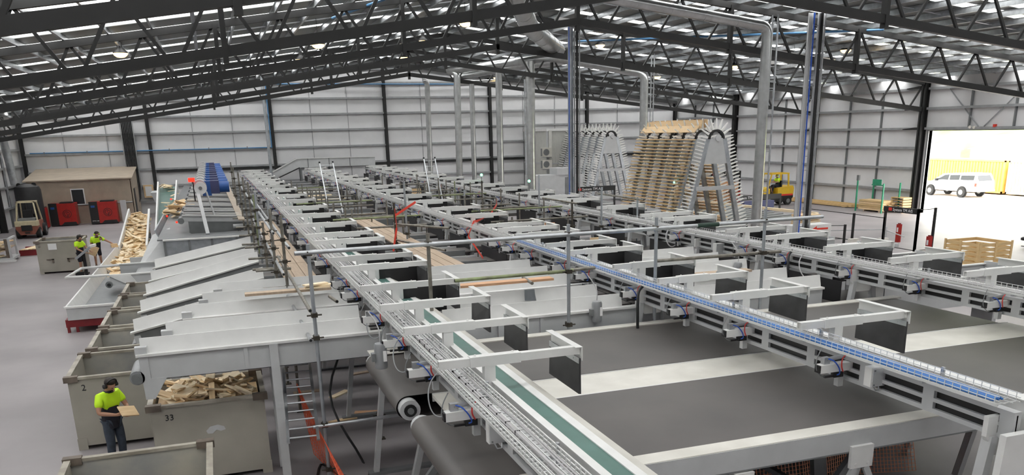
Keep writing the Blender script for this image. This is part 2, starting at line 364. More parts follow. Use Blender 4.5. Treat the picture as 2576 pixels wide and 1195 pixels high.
# ---- reject arm prototype (local origin on the line at deck height, z = 0)
def make_arm(curtain):
    t = thing('reject_arm', 'x', 'reject arm', (0, 0, 0), 'reject arms')
    obj('arm_tube', MB().box(0, 1.98, -.05, .05, .443, .455).box(0, 1.98, -.05, .05, .345, .357).box(0, 1.98, -.05, -.038, .357, .443).box(0, 1.98, .038, .05, .357, .443).box(.03, .04, -.038, .038, .357, .443), 'white', t)
    obj('sleeve', MB().box(.42, 1.12, -.065, .065, .332, .468), 'white', t)
    for x in (.5, 1.02): obj('clamp_screw', MB().tube((x, 0, .465), (x, 0, .49), .022, 6, .012), 'white', t)
    obj('post', MB().box(.61, .76, -.06, .06, -.18, .34), 'white', t)
    obj('foot_plate', MB().box(.60, .76, -.16, -.05, -.20, -.02).tube((.65, -.165, -.08), (.65, -.15, -.08), .018, 6).tube((.72, -.165, -.08), (.72, -.15, -.08), .018, 6), 'lightgrey', t)
    obj('end_angle', MB().box(1.90, 2.00, -.10, 1.02, .448, .458).box(1.985, 2.0, -.10, 1.02, .26, .45), 'white', t)
    obj('clamp_strip', MB().box(1.945, 1.955, -.08, 1.0, .22, .30).tube((1.94, .1, .26), (1.96, .1, .26), .012, 6).tube((1.94, .85, .26), (1.96, .85, .26), .012, 6), 'galv', t)
    obj('rubber_flap', MB().hexa([(1.955, -.06, -.22), (1.985, -.08, -.22), (1.975, .99, -.20), (1.935, .99, -.20)], [(1.955, -.08, .29), (1.98, -.08, .29), (1.98, 1.0, .29), (1.955, 1.0, .29)]), 'rubber_grey', t)
    if curtain:
        obj('rubber_curtain', MB().box(1.0, 1.93, .80, .82, -.62, .31), 'rubber', t)
        obj('curtain_strip', MB().box(1.02, 1.72, .78, .795, .20, .30).tube((1.15, .77, .25), (1.15, .78, .25), .015, 6).tube((1.5, .77, .25), (1.5, .78, .25), .015, 6), 'white', t)
        obj('deflector', MB().prism([(.84, -.3), (.92, -.3), (1.0, .0), (1.0, .3), (.95, .3), (.84, .1)], 'y', .77, .79), 'white', t)
    return t
ZD = 2.9
protos = {False: make_arm(False), True: make_arm(True)}; used = {False: 0, True: 0}
for L in 'ABC':
    for i, y in enumerate(ARMS[L]):
        c = y > 14.2
        lab = f'white reject arm with rubber flap, {nth(i)} from the camera on the {LN[L]} sorting line'
        if not used[c]:
            used[c] = 1; t = protos[c]; t.location = (LX[L], y, ZD); t['label'] = lab; t.scale = (F, F, F)
        else: t = dup(protos[c], (LX[L], y, ZD), 0, lab)
        t['group'] = f'reject arms on the {LN[L]} sorting line'
# ---- pneumatic kicker prototype
def make_kicker():
    t = thing('pneumatic_kicker', 'x', 'kicker', (0, 0, 0), 'kickers')
    obj('mount_tube', MB().box(.01, .62, -.06, .06, -.15, -.03), 'white', t)
    obj('end_cap', MB().box(-.012, .01, -.054, .054, -.144, -.036), 'black', t)
    obj('cylinder', MB().tube((.12, 0, .03), (.58, .10, .03), .035, 8), 'motor_grey', t, True)
    obj('cylinder_bracket', MB().box(.08, .18, -.03, .05, -.03, .07), 'galv', t)
    obj('valve', MB().box(.26, .42, -.05, .03, -.24, -.15).box(.12, .27, -.03, .01, -.235, -.205), 'black', t)
    obj('blue_hose', MB().path(smooth([(.14, -.02, .05), (.22, -.06, .02), (.30, -.08, -.08), (.34, -.06, -.18), (.30, -.05, -.2)], 4), .010, 5), 'hose_blue', t, True)
    obj('red_hose', MB().path(smooth([(.44, -.04, .08), (.36, -.07, .04), (.34, -.09, -.06), (.38, -.08, -.15)], 4), .010, 5), 'hose_red', t, True)
    obj('cable', MB().path(smooth([(.08, .05, .2), (.0, .03, .06), (-.02, .01, -.08), (.05, -.01, -.19), (.15, -.02, -.22)], 4), .008, 5), 'midgrey', t, True)
    obj('stub_post', MB().box(.38, .47, .0, .09, -.40, -.13), 'lightgrey', t)
    obj('hinge_plate', MB().prism([(-.14, .12), (.14, .12), (.14, -.1), (.04, -.32), (-.04, -.32), (-.14, -.1)], 'x', .60, .615), 'white', t)
    return t
kp = make_kicker(); ku = 0
for L in 'ABC':
    for i, y in enumerate(ARMS[L]):
        lab = f'pneumatic kicker with red and blue hoses, {nth(i)} from the camera on the {LN[L]} line'
        loc = (LX[L]-.10, y-.55, ZD)
        if not ku: ku = 1; t = kp; t.location = loc; t['label'] = lab; t.scale = (F, F, F)
        else: t = dup(kp, loc, 0, lab)
        t['group'] = f'kickers under the {LN[L]} cable tray'
# ---- line frames with the green belt, trays, cables
for L in 'ABC':
    X0 = LX[L]; y0 = Y0L[L]; n = LN[L]; X = 0.0; Z = 0.0
    def T(mb): mb.v = [(X0+F*x, y, ZD+F*z) for x, y, z in mb.v]; return mb
    FL = (.02-ZD)/F
    t = thing('sorting_line', f'{n} long white sorting conveyor running to the end wall' + {'A': ' with an exposed green belt', 'B': ' under the tray of blue cables', 'C': ' behind the open grey cable tray'}[L], 'conveyor', (X0, y0, 0), 'sorting lines')
    # slotted support beam
    bm = MB().box(X+.40, X+.52, y0, YE, Z-.02, Z+.04).box(X+.40, X+.52, y0, YE, Z-.17, Z-.12).box(X+.40, X+.52, y0, YE, Z-.32, Z-.26)
    yy = y0
    while yy < YE:
        bm.box(X+.40, X+.52, yy, yy+.16, Z-.26, Z-.17).box(X+.40, X+.52, yy, yy+.16, Z-.12, Z-.02); yy += 1.02
    obj('slotted_beam', T(bm), 'lightgrey', t)
    obj('beam_web', T(MB().box(X+.45, X+.47, y0, YE, Z-.28, Z)), 'black', t)
    obj('side_guide', T(MB().box(X+.74, X+.765, y0, YE, Z-.30, Z+.10).box(X+.70, X+.80, y0, YE, Z+.10, Z+.115)), 'white', t)
    obj('green_belt', T(MB().box(X+.80, X+1.15, y0, YE, Z-.05, Z-.03)), 'greenbelt', t)
    obj('belt_bed', T(MB().box(X+.78, X+1.16, y0, YE, Z-.16, Z-.06)), 'lightgrey', t)
    obj('belt_lip', T(MB().box(X+1.15, X+1.26, y0, YE, Z-.03, Z-.015)), 'white', t)
    obj('chute_plate', T(MB().hexa([(X+1.26, y0, Z-.03), (X+1.52, y0, Z-.17), (X+1.52, YE, Z-.17), (X+1.26, YE, Z-.03)], [(X+1.26, y0, Z-.02), (X+1.52, y0, Z-.16), (X+1.52, YE, Z-.16), (X+1.26, YE, Z-.02)])), 'cream_plate', t)
    # legs: trestles
    for ly in ([6.1, 13.85, 17.1, 21.2, 24.8, 27.9, 32, 36, 41, 46, 51, 56, 61, 66, 71] if L != 'C' else [7.2, 13.9, 17.2, 20, 24, 28, 32, 36, 41, 46, 51, 56, 61, 66, 71]):
        obj('leg', T(MB().bar((X+.35, ly, Z-.3), (X-.05, ly, FL), .10, .12)), 'lightgrey', t)
        obj('leg', T(MB().bar((X+.85, ly, Z-.15), (X+1.25, ly, FL), .10, .12)), 'lightgrey', t)
        obj('leg_plate', T(MB().prism([(X+.25, Z-.05), (X+.98, Z-.05), (X+.98, Z-.3), (X+.80, Z-.55), (X+.42, Z-.55), (X+.25, Z-.3)], 'y', ly-.03, ly+.03)), 'white', t)
        if ly > 13: obj('rubber_skirt', T(MB().box(X+.28, X+.30, ly+.3, ly+2.6, Z-.95, Z-.36)), 'rubber', t)
        obj('leg_foot', T(MB().box(X-.2, X+1.4, ly-.08, ly+.08, FL-.02, FL+.04)), 'midgrey', t)
    # wire tray: a thing of its own lying on brackets
    tr = thing('cable_tray', f'{n} galvanised wire mesh cable tray' + {'A': ' with bundled grey cables', 'B': ' carrying the blue cable bundle', 'C': ' with thin grey cables, furthest right'}[L], 'cable tray', (X0, y0, ZD), 'cable trays')
    a, b, z = X+.13, X+.46, Z+.17
    wr = MB(); rw = .006 if L == 'A' else .0042; r = rw
    for (x, zz) in ((a, z+.10), (a, z+.05), (a, z), (a+.11, z), (a+.22, z), (b, z), (b, z+.05), (b, z+.10)): wr.box(x-r, x+r, y0, YE, zz-r, zz+r)
    yy = y0+.05; step = .105
    while yy < YE:
        r = rw*.85; wr.box(a, b, yy-r, yy+r, z-.014, z-.004).box(a-r, a+r, yy-r, yy+r, z-.01, z+.10).box(b-r, b+r, yy-r, yy+r, z-.01, z+.10)
        yy += step if yy < 32 else .3
    o = obj('wire_mesh', T(wr), 'wire', tr, fix=False); o['kind'] = 'stuff'
    obj('tray_flange', T(MB().box(a-.016, a-.008, y0, YE, z-.015, z+.02)), 'wire', tr)
    for yb in [y0+1.0+2.05*i for i in range(32)]:
        if yb < YE: obj('tray_bracket', T(MB().box(a, b+.03, yb-.02, yb+.02, z-.05, z-.02).box(b+.0, b+.03, yb-.02, yb+.02, z-.16, z+.12)), 'galv', tr)
    if L == 'A':
        cs = [(X+.27, z+.015, .012), (X+.292, z+.015, .012), (X+.28, z+.035, .012), (X+.302, z+.034, .011), (X+.395, z+.015, .010), (X+.41, z+.028, .010)]; m = 'cable_grey'
    elif L == 'B':
        cs = [(X+.17+.024*i, z+.020+.018*(i % 2), .0135) for i in range(7)]; m = 'cable_blue'
    else:
        cs = [(X+.2, z+.015, .013), (X+.23, z+.02, .013), (X+.34, z+.015, .012), (X+.37, z+.02, .012)]; m = 'cable_grey'
    for k, (cx, cz, cr) in enumerate(cs):
        pts = []; yy = y0+.1
        while yy < {'A': 60, 'B': 20.5, 'C': 60}[L]:
            j = rnd.uniform(-.006, .006) if yy < 30 else 0
            pts.append((cx+j+.01*math.sin(yy*1.3+k), yy, cz)); yy += .6 if yy < 25 else 4
        c = obj('cable', T(MB().path(pts, cr, 6)), m, tr, True)
    if L == 'A':
        yy = 7.0
        while yy < 16:
            obj('cable_tie', T(MB().box(X+.256, X+.316, yy-.003, yy+.003, z+.001, z+.048)), 'black', tr); yy += .28
# ---- junction boxes, gearmotors and looping cables hung on the lines
def jbox(x, y, z, label, sz=(.2, .12, .24)):
    t = thing('junction_box', label, 'junction box', (x, y, z-sz[2]))
    obj('box_body', MB().box(x, x+sz[0], y-sz[1], y, z-sz[2], z), 'white', t)
    obj('box_lid', MB().box(x+.008, x+sz[0]-.008, y-sz[1]-.02, y-sz[1], z-sz[2]+.008, z-.008), 'lightgrey', t)
    for dx in (.03, sz[0]-.03):
        for dz in (.03, sz[2]-.03): obj('lid_screw', MB().tube((x+dx, y-sz[1]-.028, z-dz), (x+dx, y-sz[1]-.02, z-dz), .011, 6), 'midgrey', t)
    obj('clasp', MB().path([(x+.06, y-.1, z-sz[2]), (x+.08, y-.12, z-sz[2]-.05), (x+.13, y-.12, z-sz[2]-.05), (x+.14, y-.1, z-sz[2])], .008, 5), 'galv', t, True)
jbox(LX['B']+.2, 7.85, 2.95, 'grey lidded junction box under the blue cables at right foreground')
jbox(LX['A']+.2, 7.85, 2.95, 'white junction box hanging below the near wire tray over the dark belt', (.2, .1, .26))
jbox(LX['B']+.15, 17.8, 2.9, 'small white box on the middle line beside the walkway boards', (.16, .1, .3))
jbox(LX['C']+.15, 19.0, 2.85, 'white control box on the right line below the cable tray', (.26, .16, .36))
def gearmotor(x, y, z, label):
    t = thing('gear_motor', label, 'motor', (x, y, z-.4))
    obj('motor_body', MB().lathe([(0, 0), (.085, 0), (.095, .03), (.095, .34), (.08, .38), (0, .38)], (x, y, z-.4), 16), 'motor_grey', t, True)
    obj('motor_plate', MB().box(x+.02, x+.07, y-.10, y-.09, z-.28, z-.12), 'sign_white', t)
    obj('terminal_box', MB().box(x-.14, x-.085, y-.05, y+.05, z-.28, z-.16), 'midgrey', t)
    obj('power_cable', MB().path(smooth([(x, y, z), (x+.0, y, z+.16), (x-.03, y+.05, z+.28), (x-.08, y+.1, z+.38), (x-.12, y+.15, z+.45)]), .010, 6), 'cable_grey', t, True)
gearmotor(6.45, 13.9, 2.75, 'grey cylindrical gear motor beside the middle line leg over the dark belt')
gearmotor(2.05, 12.0, 2.85, 'small grey gear motor under the near wire tray beside the front conveyor')
gearmotor(11.3, 16.6, 2.75, 'grey gear motor with looping cables left of the right line leg')
for i, (L, y, m, r) in enumerate([('B', 13.3, 'black', .03), ('C', 15.6, 'black', .03), ('C', 15.1, 'cable_grey', .012), ('A', 11.4, 'motor_grey', .009), ('A', 13.6, 'motor_grey', .010), ('A', 9.3, 'motor_grey', .008), ('C', 21.0, 'cable_grey', .016), ('B', 19.4, 'cable_grey', .014)]):
    x = LX[L]
    o = obj('hanging_cable', MB().path(smooth([(x+.25, y+.3, ZD+.16), (x+.07, y+.25, ZD+.04), (x-.02, y+.16, ZD-.1), (x-.04, y+.05, ZD-.24), (x-.01, y-.03, ZD-.33), (x+.06, y-.07, ZD-.36), (x+.15, y-.08, ZD-.32)] if m != 'black' else [(x+.2, y+.2, ZD+.16), (x+.02, y+.1, ZD+.05), (x-.05, y, ZD-.2), (x-.06, y-.03, ZD-.7), (x-.1, y-.05, ZD-1.2)]), r, 6), m, None, True)
    tag(o, ['thick black hose dropping from the middle line beside the grey motor', 'thick black hose dropping from the right line beside the gear motor', 'grey cable looping below the right cable tray near the black hose', 'thin grey cable drooping under the near tray by the front conveyor', 'grey cable loop under the left tray above the plank with offcuts', 'thin grey cable hanging over the cut end of the dark belt', 'pale cable loop on the right line by the third trestle', 'pale cable loop on the middle line by the walkway end'][i], 'cable', 'hanging cables')
# ================================================================ WIDE DARK BELT TABLES
TX0, TX1, TZ = 2.2, 13.1, 2.3
for i, (a, b, lab) in enumerate([(7.75, 10.02, 'wide dark belt conveyor in the front, its near edge toward the camera'), (10.95, 13.4, 'wide dark belt conveyor just behind the white strip')]):
    t = thing('wide_belt_conveyor', lab, 'conveyor', ((TX0+TX1)/2, a, 0), 'wide dark belts')
    mb = MB(); prof = []
    R = .17
    for k in range(11):
        th = PI/2 + PI*k/10; prof.append((TX0+R*math.cos(th), TZ-R+R*math.sin(th)))
    for k in range(11):
        th = -PI/2 + PI*k/10; prof.append((TX1-R+R*math.cos(th), TZ-R+R*math.sin(th)))
    n = len(prof); vs = [(x, a, z) for x, z in prof]+[(x, b, z) for x, z in prof]
    mb.add(vs, [(k, (k+1) % n, n+(k+1) % n, n+k) for k in range(n)]); 
    obj('belt', mb, 'darkbelt', t, True)
    for y, s in ((a, -1), (b, 1)):
        obj('end_roller', MB().tube((TX0, y+s*.14, TZ-R), (TX0, y-s*.03, TZ-R), R-.025, 18), 'lightgrey', t, True)
        obj('roller_shaft', MB().tube((TX0, y+s*.19, TZ-R), (TX0, y+s*.14, TZ-R), .045, 12), 'midgrey', t, True)
        obj('bearing', MB().tube((TX0, y+s*.16, TZ-R), (TX0, y+s*.13, TZ-R), .09, 14), 'black', t, True)
    for x in (3.2, 7.3, 11.8):
        obj('frame_leg', MB().bar((x, a+.1, TZ-.36), (x-.5, a+.1, .02), .12, .10), 'lightgrey', t)
        obj('frame_leg', MB().bar((x, b-.1, TZ-.36), (x-.5, b-.1, .02), .12, .10), 'lightgrey', t)
        obj('frame_brace', MB().bar((x-.1, a+.1, TZ-.5), (x-1.5, a+.1, .05), .08, .1), 'midgrey', t)
        obj('cross_member', MB().bar((x-.3, a+.1, 1.1), (x-.3, b-.1, 1.1), .08, .08), 'midgrey', t)
    obj('pan', MB().box(TX0+.4, TX1-.3, a+.05, b-.05, TZ-.42, TZ-.345), 'black', t)
# strips, edge beams
st = thing('belt_divider', 'long white steel strip between the two wide dark belts', 'strip', (7, 10.4, 2.2))
obj('plate', MB().box(2.55, TX1+.05, 10.06, 10.92, TZ-.06, TZ-.012), 'cream_plate', st)
obj('plate_lip', MB().box(2.55, TX1+.05, 10.03, 10.06, TZ-.12, TZ-.005).box(2.55, TX1+.05, 10.92, 10.95, TZ-.12, TZ-.005), 'white', st)
fb = thing('front_edge_beam', 'pale edge beam along the front of the nearest wide dark belt', 'beam', (7, 7.6, 1.9))
obj('top_flange', MB().box(2.7, 12.0, 7.50, 7.75, TZ-.02, TZ), 'cream_plate', fb)
obj('web', MB().box(2.7, 12.0, 7.49, 7.52, TZ-.27, TZ-.01), 'lightgrey', fb)
obj('lower_flange', MB().box(2.7, 12.0, 7.49, 7.70, TZ-.29, TZ-.27), 'midgrey', fb)
for x in (4.35, 6.95, 9.55):
    obj('gusset', MB().box(x-.16, x+.16, 7.44, 7.49, TZ-.48, TZ-.20).tube((x-.09, 7.43, TZ-.43), (x-.09, 7.44, TZ-.43), .02, 6).tube((x+.09, 7.43, TZ-.43), (x+.09, 7.44, TZ-.43), .02, 6), 'white', fb)
    obj('brace', MB().bar((x-.08, 7.47, TZ-.48), (x-1.0, 7.47, .02), .08, .04, (0,1,0)), 'lightgrey', fb)
    obj('brace', MB().bar((x+.08, 7.47, TZ-.48), (x+1.0, 7.47, .02), .08, .04, (0,1,0)), 'lightgrey', fb)
obj('bracket_block', MB().box(5.2, 5.45, 7.46, 7.6, TZ-.42, TZ-.30), 'white', fb)
bb = thing('back_edge_beam', 'white edge beam along the back of the second wide dark belt', 'beam', (7, 13.5, 1.9))
obj('top_flange', MB().box(2.3, TX1, 13.4, 13.62, TZ-.01, TZ+.02), 'cream_plate', bb)
obj('web', MB().box(2.3, TX1, 13.58, 13.61, TZ-.28, TZ), 'lightgrey', bb)
o = obj('guard_plate', MB().box(2.1, 2.9, 13.25, 13.6, TZ+.02, TZ+.035), 'cream_plate'); tag(o, 'pale plate lying at the back left corner of the dark belt under the near tray', 'plate')
o = obj('end_leg', MB().prism([(7.18, 2.75), (7.95, 2.75), (7.95, 2.3), (8.1, 1.6), (8.3, 0), (7.05, 0), (7.0, 1.6), (7.15, 2.2)], 'y', 5.78, 5.86), 'white'); tag(o, 'big white plate leg at the lower right corner of the picture', 'leg')
# ================================================================ CROSS CONVEYORS
def conv_h(x0, x1, y, zt, label, width=.82, post=None):
    """level trough conveyor along x: front beam, flange, guard, belt, back guard, end roller"""
    t = thing('cross_conveyor', label, 'conveyor', (x0, y, 0), 'cross conveyors')
    zf = zt-.26
    obj('side_beam', MB().box(x0, x1, y, y+.03, zf-.38, zf).box(x0, x1, y, y+.08, zf-.40, zf-.38), 'lightgrey', t)
    obj('side_flange', MB().box(x0-.05, x1, y-.06, y+.09, zf-.01, zf+.03), 'white', t)
    for a, b in ((x0+.02, 2.25), (3.55, 7.05), (8.4, x1)):
        obj('guard_panel', MB().hexa([(a, y+.06, zf+.02), (b, y+.06, zf+.02), (b, y+.075, zf+.02), (a, y+.075, zf+.02)], [(a, y+.12, zt), (b, y+.12, zt), (b, y+.135, zt), (a, y+.135, zt)]), 'white', t)
        obj('back_panel', MB().box(a, b, y+width, y+width+.015, zf-.3, zf+.1), 'lightgrey', t)
    obj('belt', MB().box(x0+.1, x1, y+.16, y+width-.1, zf+.03, zf+.045), 'darkbelt', t)
    obj('return_belt', MB().box(x0+.3, x1, y+.12, y+width-.1, zf-.44, zf-.43), 'rubber', t)
    obj('end_block', MB().box(x0-.06, x0+.12, y-.02, y+.12, zf-.02, zf+.14), 'lightgrey', t)
    obj('end_roller', MB().tube((x0-.08, y-.02, zf-.35), (x0-.08, y+width, zf-.35), .115, 16), 'motor_grey', t, True)
    obj('roller_bearing', MB().tube((x0-.08, y-.06, zf-.35), (x0-.08, y-.02, zf-.35), .085, 14).tube((x0-.08, y-.075, zf-.35), (x0-.08, y-.06, zf-.35), .04, 10), 'midgrey', t, True)
    obj('end_bracket', MB().prism([(x0-.02, zf), (x0+.12, zf), (x0+.12, zf-.38), (x0+.36, zf-.38), (x0+.14, zf-.72), (x0+.0, zf-.72)], 'y', y-.02, y+.0), 'lightgrey', t)
    for px in (post or []):
        obj('support_post', MB().box(px-.07, px+.07, y-.07, y-.0, .02, zf-.0), 'lightgrey', t)
        obj('support_post', MB().box(px-.07, px+.07, y+width+.02, y+width+.1, .02, zf-.3), 'lightgrey', t)
    for px in [x0+1.6+2.6*k for k in range(6)]:
        if px < x1-.3: obj('stiffener', MB().box(px-.03, px+.03, y-.03, y, zf-.38, zf), 'lightgrey', t)
    return t
HC = [(-1.42, 14.0, 'front level cross conveyor above the bin numbered 33'), (-1.08, 15.1, 'second level cross conveyor, behind the front one'), (-.79, 16.6, 'third level cross conveyor, carrying the short plank with offcuts'), (-.5, 17.8, 'fourth level cross conveyor from the front'), (-.21, 18.95, 'rearmost level cross conveyor, in front of the walkway boards')]
for i, (x0, y, lab) in enumerate(HC):
    conv_h(x0, 11.6, y, 2.79, lab, .78, [.62, 4.6] if i == 0 else [4.9])
def conv_i(y, zt0, zt1, x0, xk, label, right=11.6, red=True):
    """conveyor falling to the left towards the bins"""
    t = thing('inclined_conveyor', label, 'conveyor', (x0, y, 0), 'inclined conveyors')
    wd = .8; k = (zt1-zt0)/(xk-x0)
    def slab(a, b, ya, yb, ya2, yb2, zl, zh):   # offsets below the top edge line
        za, zb = zt0+k*(a-x0), zt0+k*(b-x0)
        return MB().hexa([(a, ya, za+zl), (b, ya, zb+zl), (b, yb, zb+zl), (a, yb, za+zl)], [(a, ya2, za+zh), (b, ya2, zb+zh), (b, yb2, zb+zh), (a, yb2, za+zh)])
    obj('guard_panel', slab(x0, xk, y+.06, y+.075, y+.13, y+.145, -.25, 0), 'white', t)
    obj('side_flange', slab(x0-.08, xk, y-.05, y+.09, y-.06, y+.09, -.29, -.25), 'white', t)
    obj('side_beam', slab(x0, xk, y, y+.03, y, y+.03, -.62, -.28), 'midgrey', t)
    if red: obj('belt_guard', slab(x0+.25, xk-.6, y-.03, y-.005, y-.03, y-.005, -.72, -.52), 'dark_red', t)
    obj('belt', slab(x0+.1, xk, y+.18, y+wd-.1, y+.18, y+wd-.1, -.32, -.30), 'darkbelt', t)
    obj('back_panel', slab(x0, xk, y+wd, y+wd+.015, y+wd, y+wd+.015, -.6, -.24), 'lightgrey', t)
    obj('end_bracket', MB().hexa([(x0-.02, y-.03, zt0-.36), (x0+.12, y-.03, zt0-.34), (x0+.12, y, zt0-.34), (x0-.02, y, zt0-.36)], [(x0+.08, y-.03, zt0-.85), (x0+.2, y-.03, zt0-.85), (x0+.2, y, zt0-.85), (x0+.08, y, zt0-.85)][0:4]), 'lightgrey', t)
    obj('end_roller', MB().tube((x0+.0, y-.0, zt0-.62), (x0+.0, y+wd, zt0-.62), .11, 14), 'motor_grey', t, True)
    obj('roller_bearing', MB().tube((x0, y-.06, zt0-.62), (x0, y, zt0-.62), .08, 14), 'midgrey', t, True)
    for a, b in ((xk, 2.15), (3.6, 7.0), (8.45, right)):
        obj('level_rail', MB().box(a, b, y, y+.05, 2.0, 2.34), 'midgrey', t); obj('level_rail', MB().box(a, b, y+1.0, y+1.05, 2.0, 2.34), 'lightgrey', t)
    obj('level_belt', MB().box(xk, right, y+.06, y+.98, 2.26, 2.29), 'darkbelt', t)
    obj('level_pan', MB().box(xk, right, y+.06, y+.98, 1.9, 1.95), 'black', t)
    for px in (-.6, 4.7): obj('support_post', MB().box(px-.06, px+.06, y+wd+.02, y+wd+.12, .02, 1.95 if px > 0 else 1.7), 'lightgrey', t)
    return t
IC = [20.2, 22.4, 24.6, 26.9, 29.1]; IZ = [(1.91, 2.50), (1.95, 2.57), (2.01, 2.70), (2.03, 2.58), (2.10, 2.65)]
for i, y in enumerate(IC):
    conv_i(y, IZ[i][0], IZ[i][1], -2.08, .95, f'{["first","second","third","fourth","fifth"][i]} inclined white conveyor from the front, falling left to the bins')
# further back: level outfeed conveyors ending under the blue motors
OC = [35.5, 38.0, 41.0, 44.5, 48.0, 51.5, 55.0, 58.5, 62.0, 65.5, 69.0]
for i, y in enumerate(OC):
    t = thing('outfeed_conveyor', f'{nth(i)} grey outfeed conveyor from the front, left of the far scaffold', 'conveyor', (-1.3, y, 0), 'outfeed conveyors')
    za, zb = 2.92, 2.78
    obj('side_panel', MB().hexa([(-1.3, y, za-.22), (1.0, y, zb-.22), (1.0, y+.03, zb-.22), (-1.3, y+.03, za-.22)], [(-1.3, y, za), (1.0, y, zb), (1.0, y+.03, zb), (-1.3, y+.03, za)]), 'lightgrey', t)
    obj('side_beam', MB().hexa([(-1.1, y+.02, za-.75), (1.0, y+.02, zb-.55), (1.0, y+.05, zb-.55), (-1.1, y+.05, za-.75)], [(-1.1, y+.02, za-.22), (1.0, y+.02, zb-.22), (1.0, y+.05, zb-.22), (-1.1, y+.05, za-.22)]), 'midgrey', t)
    obj('belt', MB().hexa([(-1.35, y+.05, za-.10), (1.0, y+.05, zb-.10), (1.0, y+1.0, zb-.10), (-1.35, y+1.0, za-.10)], [(-1.35, y+.05, za-.08), (1.0, y+.05, zb-.08), (1.0, y+1.0, zb-.08), (-1.35, y+1.0, za-.08)]), 'darkbelt', t)
    obj('end_roller', MB().tube((-1.36, y-.05, za-.2), (-1.36, y+1.0, za-.2), .12, 12), 'midgrey', t, True)
    obj('top_rail', MB().bar((-1.3, y-.03, za+.02), (1.0, y-.03, zb+.02), .10, .05), 'white', t); obj('top_rail', MB().bar((-1.3, y+1.03, za+.02), (1.0, y+1.03, zb+.02), .10, .05), 'white', t)
    for a, b in ((1.0, 2.15), (3.6, 7.0), (8.45, 11.6)):
        obj('level_rail', MB().box(a, b, y, y+.05, 2.0, 2.34), 'midgrey', t); obj('level_rail', MB().box(a, b, y+1.0, y+1.05, 2.0, 2.34), 'lightgrey', t)
    obj('level_belt', MB().box(1.0, 11.6, y+.06, y+.98, 2.26, 2.29), 'darkbelt', t)
    obj('drive_unit', MB().tube((.55, y-.2, 2.42), (.95, y-.2, 2.42), .09, 10), 'lightgrey', t, True)
    obj('support_post', MB().box(-.1, .1, y+.4, y+.6, .02, 2.1), 'lightgrey', t)
    obj('support_post', MB().box(4.6, 4.75, y+.4, y+.6, .02, 2.26), 'lightgrey', t)
# right of the middle line: trough conveyors toward the right line
for i, y in enumerate([14.2, 16.4, 18.6, 20.8, 23.0, 25.4, 28.0, 31.5, 36, 41, 46, 52, 58]):
    t = thing('trough_conveyor', f'{nth(i)} grey trough conveyor from the front between the middle and right lines', 'conveyor', (11.8, y, 0), 'trough conveyors')
    for yy in (y, y+1.2):
        obj('side_panel', MB().box(13.4, 17.5, yy, yy+.03, 1.75, 2.4), 'lightgrey', t); obj('side_flange', MB().box(13.4, 17.5, yy-.04, yy+.08, 2.4, 2.425), 'white', t)
    obj('belt', MB().box(11.7, 17.5, y+.05, y+1.18, 2.1, 2.12), 'darkbelt', t)
    obj('end_plate', MB().box(17.5, 17.53, y, y+1.23, 1.5, 2.48), 'lightgrey', t)
    for px in (12.6, 17.0): obj('support_post', MB().box(px-.06, px+.06, y+.3, y+.9, .02, 1.76), 'lightgrey', t)
# ================================================================ STEEL BINS
def bin_(x0, x1, y0, y1, num, label, h=1.45, font=.15):
    t = thing('steel_bin', label, 'bin', ((x0+x1)/2, (y0+y1)/2, 0), 'steel bins')
    b = .12; e = .03
    obj('side_wall', MB().box(x0, x1, y0, y0+e, b, h), 'bin', t); obj('side_wall', MB().box(x0, x1, y1-e, y1, b, h), 'bin_inner', t)
    obj('side_wall', MB().box(x0, x0+e, y0+e, y1-e, b, h), 'bin', t); obj('side_wall', MB().box(x1-e, x1, y0+e, y1-e, b, h), 'bin', t)
    obj('bottom', MB().box(x0, x1, y0, y1, b-.04, b), 'bin', t)
    for (a0, a1, c0, c1) in ((x0-.04, x1+.04, y0-.04, y0+.05), (x0-.04, x1+.04, y1-.05, y1+.04), (x0-.04, x0+.05, y0+.05, y1-.05), (x1-.05, x1+.04, y0+.05, y1-.05)):
        obj('rim', MB().box(a0, a1, c0, c1, h-.02, h+.03), 'bin_rim', t)
    for cx, sx in ((x0, 1), (x1, -1)):
        for cy, sy in ((y0, 1), (y1, -1)):
            px = sorted((cx-sx*.06, cx+sx*.19)); py = sorted((cy-sy*.06, cy+sy*.07))
            obj('corner_cap', MB().box(px[0], px[1], py[0], py[1], h-.06, h+.05), 'bin_corner', t)
            px = sorted((cx-sx*.01, cx+sx*.16)); py = sorted((cy-sy*.01, cy+sy*.16))
            obj('foot', MB().box(px[0], px[1], py[0], py[1], 0, b+.12), 'bin', t)
    if num: text('number', num, font, 'black', t, (x0+.22, y0-.006, h-.25), (PI/2, 0, 0))
    return t
bin_(-1.47, .40, 14.68, 16.35, '33', 'steel bin numbered 33, heaped with pine offcuts')
bin_(-3.08, -1.25, 17.27, 19.25, '2', 'steel bin numbered 2 behind the man in the foreground', font=.17)
bin_(-2.42, -.50, 10.75, 12.55, '', 'empty steel bin cut off by the bottom of the picture')
bin_(-2.98, -1.2, 19.65, 21.65, '3', 'empty steel bin numbered 3 under the first inclined conveyor', font=.17)
bin_(-2.98, -1.2, 22.02, 24.05, '35', 'steel bin numbered 35 under the second inclined conveyor')
bin_(-2.93, -1.2, 24.4, 26.4, '39', 'steel bin numbered 39, dark inside, under the third inclined conveyor')
bin_(-2.9, -1.2, 26.7, 28.7, '', 'fourth steel bin of the left row, next to the red stand')
fbin = bin_(-7.95, -6.05, 43.15, 44.75, '', 'steel bin with a white paper sheet, beside the two workers')
obj('paper_sheet', MB().box(-7.45, -7.1, 43.12, 43.135, 1.08, 1.36), 'sign_white', fbin)
